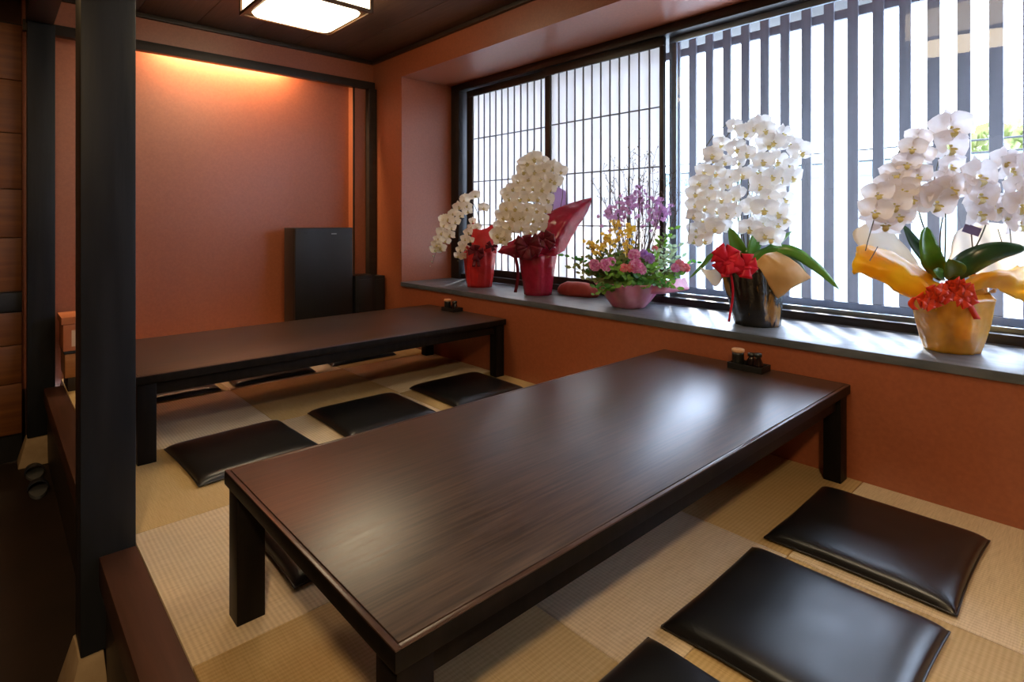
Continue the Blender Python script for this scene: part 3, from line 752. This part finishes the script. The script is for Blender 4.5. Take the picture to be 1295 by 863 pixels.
stem(A, [S0, pt(606, 280, dA), pt(592, 250, dA-.02), pt(572, 262, dA-.05), pt(556, 300, dA-.08), pt(545, 335, dA-.1)], back=.09)
stem(A, [S0, pt(603, 290, dA-.02), pt(595, 282, dA-.05), pt(586, 305, dA-.08), pt(580, 330, dA-.1)], back=.09)
stem(A, [S0, pt(612, 280, dA), pt(610, 262, dA)], back=.09)
fa = [(600.6,247),(587,253),(591,260),(580,261.5),(572.6,270),(582,272.5),(566.5,277),(576,280),(562,285),(571,288),(559,294),(569,297),(554,301.7),(564,304),(552,309),(557,313),(611.5,262.7)]
fb = [(596,287),(592,294),(588,302),(594.5,304),(585,309),(582,316),(580,323.6),(588.5,313)]
spray_flowers(A, 'c', fa, dA-.06, .105, rnd, (585, 280), extra=6)
spray_flowers(A, 'c', fb, dA-.10, .085, rnd, (590, 305), extra=3)
buds(A, [pt(550, 317, dA-.09), pt(548, 324, dA-.1), pt(546, 331, dA-.1), pt(544, 337, dA-.1), pt(579, 330, dA-.1)])

# --- B: large cream orchid with wine red foil
BX, BY = 2.02, .30; dB = depth_of(BX, BY)
B = thing('potted_orchid', 'tall cream orchid with a pointed wine red foil cone behind it, second from the left', 'plant', (BX, BY, Z0))
rnd = random.Random(12)
wrap_pot(B, BX, BY, Z0, [(.105, 0), (.118, .10), (.132, .22), (.142, .30), (.125, .32)], 'wine', 7, .11, seed=1)
frill(B, (BX, BY, Z0+.31), .12, .19, .05, 'wine', seed=2)
# cone of foil rising to a point at the upper right
apex = pt(750, 250, dB+.02)
sheet(B, [[pt(684, 322, dB-.10), pt(700, 324, dB-.12), pt(714, 318, dB-.04)], [pt(684, 295, dB-.06), pt(704, 302, dB-.13), pt(724, 298, dB-.02)],
          [pt(696, 268, dB), pt(722, 274, dB-.10), pt(738, 276, dB)], [apex+Vector((0, 0, .004)), apex+(-FW)*.01, apex-Vector((0, 0, .01))]], 'wine', 'foil_cone', .008, seed=5)
sheet(B, [[pt(682, 322, dB+.10), pt(700, 324, dB+.16), pt(714, 318, dB+.04)], [pt(684, 295, dB+.06), pt(704, 290, dB+.13), pt(724, 298, dB+.05)],
          [pt(696, 268, dB+.04), pt(716, 262, dB+.10), pt(738, 276, dB+.03)], [apex+Vector((0, 0, .004)), apex-(-FW)*.01, apex-Vector((0, 0, .01))]], 'wine', 'foil_cone', .008, seed=6)
sheet(B, [[pt(668, 325, dB-.10), pt(650, 326, dB-.08), pt(628, 318, dB-.04)], [pt(676, 310, dB-.14), pt(652, 312, dB-.12), pt(630, 316, dB-.05)],
          [pt(690, 300, dB-.08), pt(660, 300, dB-.06), pt(640, 309, dB-.02)]], 'wine', 'foil_flap', .012, seed=7)
sheet(B, [[pt(690, 300, dB+.16), pt(715, 300, dB+.18)], [pt(690, 262, dB+.18), pt(722, 264, dB+.2)], [pt(700, 236, dB+.2), pt(719, 242, dB+.22)]], 'lilacfilm', 'lilac_tissue', .012, seed=8)
bow(B, pt(668, 311, dB-.20), .10, 'darkred', 9, 0, 6, wd=.055)
bow(B, pt(688, 303, dB-.17), .08, 'darkred', 6, 0, 7, name='ribbon_loops', wd=.05)
mb = MB(); mb.grid(lambda u, v: pt(651+4*math.sin(3*u)+(v-.5)*4, 322+48*u, dB-.17+.03*u*u), 10, 2); build(mb, 'ribbon_tail', M['darkred'], B, smooth=True, solid=.0006)
S0 = pt(690, 322, dB)
stem(B, [S0, pt(700, 250, dB), pt(690, 200, dB-.03), pt(665, 225, dB-.08), pt(645, 270, dB-.1), pt(636, 305, dB-.12)], back=.09)
stem(B, [S0, pt(712, 250, dB+.02), pt(706, 210, dB-.01), pt(690, 250, dB-.06), pt(676, 298, dB-.08)], back=.09)
stem(B, [S0, pt(680, 260, dB-.02), pt(676, 205, dB-.04), pt(665, 250, dB-.1), pt(655, 290, dB-.12)], back=.09)
zb = [(600,85),(640,100),(560,110),(600,150),(650,140),(545,150),(695,130),(735,150),(515,200),(570,190),(630,190),(680,190),(705,200),(490,240),(540,240),(590,235),(640,240),(680,240),
      (470,290),(520,290),(570,290),(620,290),(665,300),(455,340),(500,340),(560,345),(610,350),(655,350),(440,390),(485,390),(540,390),(590,400),(640,400),(425,440),(470,440),(530,440),(580,465),(625,440),(410,480),(445,490),(425,505)]
spray_flowers(B, 'c', [(530+a/4.109, 180+b/4.109) for a, b in zb], dB-.10, .135, rnd, (675, 240), extra=8, spread=.04)

# --- small red dish lying behind, on the sash track side
mb = MB(); n_ = 32; pr = [(.9, 0), (1, .02), (.98, .045), (.85, .075), (.55, .098), (0, .105)]
mb.lathe([(r*.19, z) for r, z in pr], n_, (0, 0, 0), mod=lambda a, t: 1+.05*math.asin(math.sin(7*a)))
mb.v = [Vector((2.27+p.x, .475+p.y*.42, Z0+p.z)) for p in mb.v]
rd = build(mb, 'red_parcel', M['red2'], smooth=True, org=(2.27, .475, Z0)); tag(rd, 'low round red paper parcel lying on the sill behind the flower basket', 'parcel')

# --- C: mixed arrangement in a pink wrapped bowl
CX, CY = 2.87, .30; dC = depth_of(CX, CY)
Cc = thing('flower_arrangement', 'mixed basket arrangement of yellow, pink and lilac flowers in pink wrap, middle of the sill', 'plant', (CX, CY, Z0))
rnd = random.Random(13)
wrap_pot(Cc, CX, CY, Z0, [(.105, 0), (.145, .05), (.185, .11), (.215, .165)], 'pinkwrap', 7, .14, seed=2, tw=2, name='wrapped_bowl')
sheet(Cc, [[pt(815, 372, dC-.14), pt(840, 372, dC-.16), pt(862, 368, dC-.1)], [pt(822, 364, dC-.16), pt(845, 367, dC-.18), pt(872, 365, dC-.08)], [pt(832, 356, dC-.10), pt(850, 355, dC-.14), pt(866, 350, dC-.04)]], 'pinkwrap', 'wrap_flap', .008, seed=9)
mb = MB(); mb.lathe([(.15, 0), (.18, .03), (.10, .055), (0, .06)], 24, (CX, CY, Z0+.12)); build(mb, 'moss', M['lf2'], Cc, smooth=True)
def zc(a, b): return (700+a/4.316, 200+b/4.316)
root0 = pt(800, 372, dC)
def leafy(tu, tv, dd, m, n=9, ls=.045, w_=.5, name='leafy_sprig'):
    tip = pt(tu, tv, dC-dd); b0 = root0+(tip-root0)*.15+RT*rnd.uniform(-.05, .05); mid = (b0+tip)/2+UP*.03
    q = curve_pts([b0, mid, tip], 6); mb = MB(); mb.cur = 1; mb.tube(q, .0018, 4); mb.cur = 0
    for k in range(n):
        f = .25+.75*k/(n-1); i = min(int(f*(len(q)-1)), len(q)-1); p = q[i]
        for s in (-1, 1):
            d = (RT*s*rnd.uniform(.3, 1)+UP*rnd.uniform(-.2, .8)-FW*rnd.uniform(-.6, .9)).normalized(); L = ls*rnd.uniform(.7, 1.2)
            sd = d.cross(-FW+UP*.4+RT*rnd.uniform(-.5, .5)).normalized()*L*w_*.5; nn = d.cross(sd).normalized()*L*.08
            mb.add([p, p+d*L*.35+sd, p+d*L*.75+sd*.8, p+d*L, p+d*L*.75-sd*.8, p+d*L*.35-sd, p+d*L*.55+nn],
                   [(0, 1, 6), (1, 2, 6), (2, 3, 6), (3, 4, 6), (4, 5, 6), (5, 0, 6)])
    build(mb, name, [M[m], M['stem']], Cc, smooth=True)
for a, b, dd, m in [(140,580,.05,'lf2'),(100,600,.02,'lf2'),(170,540,.0,'lf2'),(150,630,.08,'lf2'),(200,500,-.02,'lf2'),(60,530,-.02,'lf4'),(240,680,.16,'lf2'),(225,745,.2,'lf1'),
                    (300,640,.2,'lf1'),(330,610,.22,'lf1'),(400,650,.24,'lf1'),(480,650,.22,'lf4'),(520,690,.2,'lf4'),(560,600,.18,'lf1'),(600,650,.16,'lf1'),(640,690,.14,'lf1'),(590,700,.18,'lf1'),
                    (640,520,.02,'lf3'),(600,560,.08,'lf3'),(680,480,0,'lf3'),(700,540,.02,'lf3'),(650,440,-.05,'lf3'),(620,430,-.05,'lf1'),(660,385,-.08,'lf1'),(700,600,.06,'lf3'),(560,510,.05,'lf3'),(690,640,.10,'lf1'),
                    (380,560,.05,'lf4'),(300,520,.02,'lf2'),(250,620,.12,'lf2'),(450,470,-.02,'lf2'),(350,480,0,'lf2'),(780,570,-.02,'lf4'),(730,620,.02,'lf2'),(230,470,-.05,'lf2')]:
    u, v = zc(a, b); leafy(u, v, dd, m)
for k in range(26):
    a_ = rnd.uniform(0, PI); R_ = rnd.uniform(.55, 1)
    u, v = zc(420+math.cos(a_)*270*R_, 660-math.sin(a_)*150*R_); leafy(u, v, rnd.uniform(-.02, .2), rnd.choice(['lf1', 'lf2', 'lf4', 'lf1', 'lf3' if a_ < 1 else 'lf2']), 8, .05)
for k in range(9):
    u, v = zc(230+k*55, 700+rnd.uniform(-15, 15)); leafy(u, v, .22, rnd.choice(['lf1', 'lf4', 'lf1']), 7, .045)
def blossoms(tu, tv, dd, m, name, n=16, rad=.045, s=.016, hgt=.10, m2='stem', base=None):
    tip = pt(tu, tv, dC-dd); q = curve_pts([base or root0+RT*rnd.uniform(-.06, .06), root0+(tip-root0)*.55+RT*rnd.uniform(-.02, .02), tip], 6)
    mb = MB(); mb.cur = 1; mb.tube(q, .0018, 4); mb.cur = 0
    for k in range(n):
        c = tip+Vector((rnd.gauss(0, 1)*rad*.5, rnd.gauss(0, 1)*rad*.5, -abs(rnd.gauss(0, 1))*hgt*.5+.02))
        ax = (-FW+Vector((rnd.gauss(0, .5), rnd.gauss(0, .5), rnd.gauss(0, .5)))).normalized(); a = ax.orthogonal().normalized(); b = ax.cross(a)
        ph = rnd.random()*6
        for j in range(5):
            t0 = ph+2*PI*j/5; d = a*math.cos(t0)+b*math.sin(t0); e = a*math.cos(t0+PI/2)+b*math.sin(t0+PI/2)
            mb.add([c, c+d*s*.6+e*s*.4+ax*s*.15, c+d*s*1.1+ax*s*.3, c+d*s*.6-e*s*.4+ax*s*.15], [(0, 1, 2, 3)])
    build(mb, name, [M[m], M[m2]], Cc)
for a, b in [(285,290),(310,262),(385,250),(400,220),(375,280),(465,170),(470,215),(440,260),(490,240),(560,230),(580,260),(595,290),(570,340),(600,240),(540,290),(350,300)]:
    u, v = zc(a, b); blossoms(u, v, rnd.uniform(-.05, .08), 'lilac', 'lilac_spray', 14, .05, .015, .11, 'twig')
for a, b in [(340,360),(300,430),(240,490),(220,500),(400,410),(405,455),(430,380),(320,460),(280,450),(395,490),(190,470),(345,400)]:
    u, v = zc(a, b); blossoms(u, v, rnd.uniform(-.02, .10), 'yel', 'yellow_spray', 10, .04, .015, .06)
def bloom(a, b, dd, m, s, name):
    u, v = zc(a, b); c = pt(u, v, dC-dd); mb = MB()
    ax = (-FW+UP*.35+RT*rnd.uniform(-.3, .3)).normalized(); A1 = ax.orthogonal().normalized(); B1 = ax.cross(A1)
    for ring, (nn, rr, lift) in enumerate([(9, 1, .05), (8, .75, .3), (6, .45, .5)]):
        for j in range(nn):
            t0 = 2*PI*(j+.5*ring)/nn+rnd.uniform(-.1, .1); d = A1*math.cos(t0)+B1*math.sin(t0); e = ax.cross(d)
            mb.grid(lambda p, q: c+d*s*rr*q*(1-.1*abs(p-.5))+e*s*rr*(p-.5)*.9*math.sin(PI*(.2+.65*q))+ax*s*(lift*q+.12*math.sin(9*p+j)*q), 3, 3)
    build(mb, name, M[m], Cc, smooth=True)
    stem(Cc, [root0+RT*rnd.uniform(-.05, .05), (root0+c)/2+UP*.02, c-ax*.005], .002, 'flower_stem')
for a, b, dd, m, s in [(225,585,.16,'pink',.042),(285,585,.18,'pink',.045),(315,565,.12,'pink',.032),(440,530,.14,'pink',.042),(450,590,.2,'pink',.05),(480,610,.2,'pink',.035),(420,600,.2,'rose',.03),
                       (525,548,.16,'violet',.036),(495,525,.12,'violet',.034),(690,585,.12,'rose',.04),(720,600,.08,'rose',.034),(385,600,.2,'rose',.030),(665,600,.14,'pink',.032),(555,495,.02,'rose',.022)]:
    bloom(a, b, dd, m, s, {'pink': 'pink_flower', 'violet': 'violet_flower', 'rose': 'rose_flower'}[m])
for k, (a, b) in enumerate([(270,60),(215,130),(330,20),(380,80),(420,-30),(470,-75),(440,40),(510,-20),(540,60),(590,80),(620,130),(660,60),(690,190),(350,140),(480,100),(640,200),(560,-40),(300,180),(730,150)]):
    u, v = zc(a, b); tip = pt(u, v, dC+rnd.uniform(-.05, .15)); bs = root0+RT*rnd.uniform(.0, .09)
    q = curve_pts([bs, bs+(tip-bs)*.4+RT*rnd.uniform(-.02, .03), bs+(tip-bs)*.75+RT*rnd.uniform(-.03, .03), tip], 6)
    mb = MB(); mb.tube(q, [.0032-.0024*i/len(q) for i in range(len(q))], 4)
    for j in range(22):
        i = rnd.randint(len(q)//3, len(q)-1); p = q[i]; e = p+Vector((rnd.uniform(-.03, .03), rnd.uniform(-.03, .03), rnd.uniform(.005, .04)))
        mb.tube([p, e], .0011, 3)
        mb.lathe([(0, -.004), (.0042, 0), (0, .006)], 4, e)
    build(mb, 'twig', M['twig'], Cc)

# --- D: large white orchid in a black and gold wrapped pot
DX, DY = 3.735, .29; dD = depth_of(DX, DY)
D = thing('potted_orchid', 'large white orchid in a black and gold foil pot with a red bow', 'plant', (DX, DY, Z0))
rnd = random.Random(14)
wrap_pot(D, DX, DY, Z0, [(.115, 0), (.128, .08), (.142, .20), (.155, .32)], 'blackwrap', 8, .10, lean=tuple((-RT*.045+FW*.0)[:2]), seed=3)
sheet(D, [[pt(955, 332, dD-.14), pt(967, 350, dD-.19), pt(984, 378, dD-.17)], [pt(968, 322, dD-.15), pt(990, 342, dD-.22), pt(1003, 364, dD-.2)], [pt(985, 318, dD-.08), pt(1006, 332, dD-.18), pt(1026, 352, dD-.15)]], 'goldsheet', 'gold_flap', .006, seed=3)
sheet(D, [[pt(893, 352, dD-.1), pt(905, 362, dD-.14), pt(915, 352, dD-.15)], [pt(886, 338, dD-.05), pt(898, 342, dD-.12), pt(912, 336, dD-.14)]], 'tissue', 'tissue_end', .006, seed=4)
bow(D, pt(918, 329, dD-.20), .085, 'ribred', 8, 1, 8, wd=.06, tl=1.0)
bow(D, pt(943, 336, dD-.22), .065, 'ribred', 6, 1, 9, name='ribbon_loops', wd=.05, tl=.8)
mb = MB(); mb.grid(lambda u, v: pt(924+3*math.sin(4*u)+(v-.5)*3, 345+62*u, dD-.20+.05*u), 10, 1); build(mb, 'ribbon_tail', M['ribred'], D, smooth=True, solid=.0006)
S0 = pt(945, 338, dD)
leaf(D, [S0, pt(965, 322, dD-.06), pt(1000, 318, dD-.12), pt(1035, 340, dD-.16), pt(1061, 366, dD-.18)], .065, 'oleaf', side=UP)
leaf(D, [S0, pt(975, 328, dD-.05), pt(1000, 322, dD-.02), pt(1020, 345, dD+.02)], .06, 'oleafd', side=UP)
leaf(D, [S0, pt(975, 315, dD+.05), pt(1002, 292, dD+.08)], .05, 'oleaf', side=UP)
leaf(D, [S0, pt(932, 312, dD-.08), pt(922, 288, dD-.1)], .08, 'oleaf')
leaf(D, [S0, pt(955, 305, dD), pt(962, 280, dD+.02)], .07, 'oleaf')
leaf(D, [S0, pt(905, 322, dD-.02), pt(888, 336, dD-.04), pt(872, 352, dD-.08)], .03, 'oleaf', side=UP)
leaf(D, [S0, pt(930, 326, dD-.12), pt(938, 318, dD-.16)], .05, 'oleaf', side=UP)
stem(D, [S0, pt(935, 260, dD), pt(942, 180, dD), pt(935, 152, dD-.03), pt(905, 175, dD-.08), pt(885, 230, dD-.12), pt(877, 305, dD-.16)], .0038, back=.09)
stem(D, [S0, pt(940, 250, dD+.03), pt(950, 175, dD+.02), pt(930, 165, dD-.02), pt(915, 210, dD-.06), pt(905, 280, dD-.1)], .0038, back=.09)
stem(D, [S0, pt(955, 250, dD), pt(965, 175, dD-.02), pt(985, 165, dD-.04), pt(988, 220, dD-.1), pt(975, 305, dD-.14)], .0038, back=.09)
stem(D, [S0, pt(950, 270, dD), pt(956, 200, dD), pt(965, 190, dD-.04), pt(955, 240, dD-.1), pt(946, 300, dD-.12)], .0038, back=.09)
mb = MB(); mb.tube([pt(934, 330, dD+.01), pt(934, 170, dD+.01)], .003, 6); build(mb, 'support_stick', M['oleafd'], D)
zl = [(195,85),(235,110),(262,92),(150,150),(200,165),(240,185),(115,190),(160,215),(210,215),(88,250),(130,255),(180,270),(222,262),(68,290),(112,300),(165,300),(208,325),(55,330),(98,345),(150,350),(190,345),(52,370),(90,380),(135,390),(165,405),(190,395),(48,410),(82,425),(118,440),(60,460),(92,470),(50,500),(85,500),(125,455)]
zr = [(290,80),(310,100),(340,140),(372,112),(320,150),(400,150),(435,180),(300,210),(350,210),(395,230),(285,250),(330,265),(370,275),(405,270),(285,300),(340,330),(378,350),(320,340),(262,375),(305,385),(350,400),(375,420),(250,455),(300,440),(355,440),(330,490),(305,480)]
spray_flowers(D, 'w', [(860+a/2.876, 130+b/2.876) for a, b in zl], dD-.08, .115, rnd, (905, 220), extra=2, spread=.04)
spray_flowers(D, 'w', [(860+a/2.876, 130+b/2.876) for a, b in zr], dD-.08, .138, rnd, (975, 220), extra=1, spread=.04)
buds(D, [pt(880, 300, dD-.14), pt(876, 308, dD-.15), pt(944, 318, dD-.13), pt(896, 297, dD-.12)])

# --- E: large white orchid in a gold pot with yellow sheets, nearest
EX, EY = 4.590, .30; dE = depth_of(EX, EY)
E_ = thing('potted_orchid', 'large white orchid in a gold wrapped pot with flaring yellow sheets and orange ribbon, nearest', 'plant', (EX, EY, Z0))
rnd = random.Random(15)
wrap_pot(E_, EX, EY, Z0, [(.098, 0), (.112, .05), (.128, .13), (.138, .20), (.146, .235), (.122, .262)], 'gold', 7, .12, seed=1, tw=1.2)
frill(E_, (EX, EY, Z0+.255), .118, .150, .03, 'gold', seed=4)
# flaring yellow sheets, left and right
sheet(E_, [[pt(1182, 392, dE-.12), pt(1150, 376, dE-.10), pt(1110, 352, dE-.06), pt(1076, 344, dE-.02)],
           [pt(1190, 372, dE-.16), pt(1160, 356, dE-.14), pt(1120, 336, dE-.10), pt(1079, 330, dE-.05)],
           [pt(1190, 360, dE-.05), pt(1160, 338, dE-.02), pt(1118, 312, dE+.02), pt(1082, 310, dE+.02)]], 'yellow', 'yellow_sheet', .019, seed=1)
sheet(E_, [[pt(1215, 372, dE-.18), pt(1250, 364, dE-.18), pt(1290, 380, dE-.12), pt(1345, 392, dE-.05)],
           [pt(1222, 356, dE-.16), pt(1255, 346, dE-.20), pt(1295, 352, dE-.16), pt(1350, 362, dE-.06)],
           [pt(1230, 350, dE-.05), pt(1258, 344, dE-.08), pt(1295, 336, dE-.04), pt(1345, 330, dE+.02)]], 'yellow', 'yellow_sheet', .019, seed=2)
sheet(E_, [[pt(1170, 358, dE+.12), pt(1130, 345, dE+.14), pt(1090, 318, dE+.14)], [pt(1160, 330, dE+.14), pt(1125, 300, dE+.17), pt(1078, 296, dE+.15)], [pt(1150, 318, dE+.15), pt(1120, 282, dE+.18), pt(1092, 282, dE+.16)]], 'tissue', 'white_tissue', .01, seed=3)
sheet(E_, [[pt(1195, 352, dE+.13), pt(1240, 352, dE+.16), pt(1290, 352, dE+.13), pt(1340, 345, dE+.1)], [pt(1200, 320, dE+.15), pt(1245, 310, dE+.20), pt(1290, 312, dE+.17), pt(1345, 315, dE+.14)], [pt(1208, 292, dE+.16), pt(1240, 282, dE+.21), pt(1285, 284, dE+.18), pt(1335, 290, dE+.15)]], 'tissue', 'white_tissue', .01, seed=4)
# ribbon made of many short loops
for k, (u, v) in enumerate([(1166, 379), (1178, 370), (1190, 366), (1200, 362), (1212, 360), (1220, 366), (1226, 376), (1206, 372), (1194, 376), (1182, 381), (1216, 380), (1172, 385)]):
    bow(E_, pt(u, v, dE-.165-.01*(k % 3)), .030, 'ribor', 4, 0, 20+k, name='ribbon_loop', wd=.030)
mb = MB(); mb.grid(lambda u, v: pt(1158-6*math.sin(PI*u)+(v-.5)*8, 376+16*u, dE-.15), 8, 2); build(mb, 'ribbon_tail', M['ribor'], E_, smooth=True, solid=.0006)
mb = MB(); mb.grid(lambda u, v: pt(1222+14*u+(v-.5)*9, 378+26*u, dE-.17+.02*u), 8, 2); build(mb, 'ribbon_tail', M['ribor'], E_, smooth=True, solid=.0006)
S0 = pt(1194, 350, dE)
leaf(E_, [S0, pt(1178, 335, dE-.02), pt(1158, 312, dE+.02), pt(1142, 284, dE+.06)], .075, 'oleafd')
leaf(E_, [S0, pt(1176, 325, dE-.12), pt(1171, 303, dE-.13), pt(1172, 287, dE-.12)], .085, 'oleaf')
leaf(E_, [S0, pt(1225, 332, dE-.08), pt(1262, 318, dE-.12), pt(1300, 314, dE-.14)], .10, 'oleafd', side=UP)
leaf(E_, [pt(1206, 350, dE-.12), pt(1206, 338, dE-.16), pt(1199, 328, dE-.2)], .08, 'oleaf', side=RT)
leaf(E_, [S0, pt(1186, 346, dE-.12), pt(1180, 342, dE-.16)], .05, 'oleaf', side=UP)
stem(E_, [S0, pt(1166, 270, dE+.03), pt(1160, 190, dE+.02), pt(1150, 180, dE-.02), pt(1125, 240, dE-.08), pt(1108, 295, dE-.12), pt(1102, 318, dE-.13)], .0036, back=.04)
stem(E_, [S0, pt(1200, 290, dE), pt(1203, 200, dE), pt(1200, 150, dE-.02), pt(1200, 180, dE-.1), pt(1185, 250, dE-.12)], .0036, back=.04)
stem(E_, [S0, pt(1193, 305, dE), pt(1205, 260, dE+.02), pt(1235, 210, dE+.0), pt(1242, 225, dE-.05), pt(1236, 275, dE-.1)], .0036, back=.04)
stem(E_, [S0, pt(1240, 310, dE+.02), pt(1268, 240, dE), pt(1272, 200, dE-.02), pt(1282, 240, dE-.1), pt(1290, 315, dE-.12)], .0036, back=.04)
ef = {'l': [(265,118,.75),(245,150,.75),(275,175,.75),(228,200,.8),(190,232,.85),(168,268,.85),(212,290,.95),(243,312,1),(262,240,.8),(185,338,.95),(132,300,.85),(120,360,.95),(155,398,1.05),(200,372,.9)],
      'm': [(370,85,1.2),(365,145,1.15),(368,208,.95),(345,262,.9),(320,330,1.2),(372,282,1.1),(272,312,.95),(340,300,1)],
      'r': [(460,245,1.25),(465,305,1.15),(462,365,1.1),(520,345,.9),(490,300,.9),(570,220,1.1),(590,290,1.1),(602,340,1.1),(600,398,1.05),(552,368,.9),(545,192,.9),(612,250,1),(648,300,1.1),(655,370,1.1),(640,200,1.1)]}
for key in 'lmr':
    for a, b, s in ef[key]:
        u, v = 1060+a/2.617, 130+b/2.617
        d = dE-.11+rnd.uniform(-.04, .04); face = -FW+RT*{'l': -.5, 'm': .0, 'r': .1}[key]+RT*rnd.uniform(-.25, .25)+UP*rnd.uniform(-.3, .1)
        flower(E_, 'p', pt(u, v, d), .150*s, face, rnd, rnd.uniform(-.25, .25))
        if rnd.random() < .12: flower(E_, 'p', pt(u+rnd.uniform(-8, 8), v+rnd.uniform(-6, 6), d+.09), .14*s, FW*.6+face, rnd, 0)
# card on a pick
mb = MB(); c = pt(1229, 291, dE-.02); r = RT*.036+UP*-.012; q = UP*.018+RT*.008
mb.add([c-r-q, c+r-q, c+r+q, c-r+q], [(0, 1, 2, 3)]); cardo = build(mb, 'purple_card', M['tag'], E_, solid=.0012)
mb = MB(); mb.tube([c-UP*.01+FW*.003, pt(1233, 350, dE-.02)], .003, 6); build(mb, 'card_pick', M['twig'], E_)
for (u0, v0, u1, v1) in [(1110, 312, 1100, 330), (1272, 322, 1262, 290)]:
    mb = MB(); mb.tube([pt(u0, v0, dE-.1), pt(u1, v1, dE-.12)], .002, 5); build(mb, 'support_clip', M['stem'], E_)
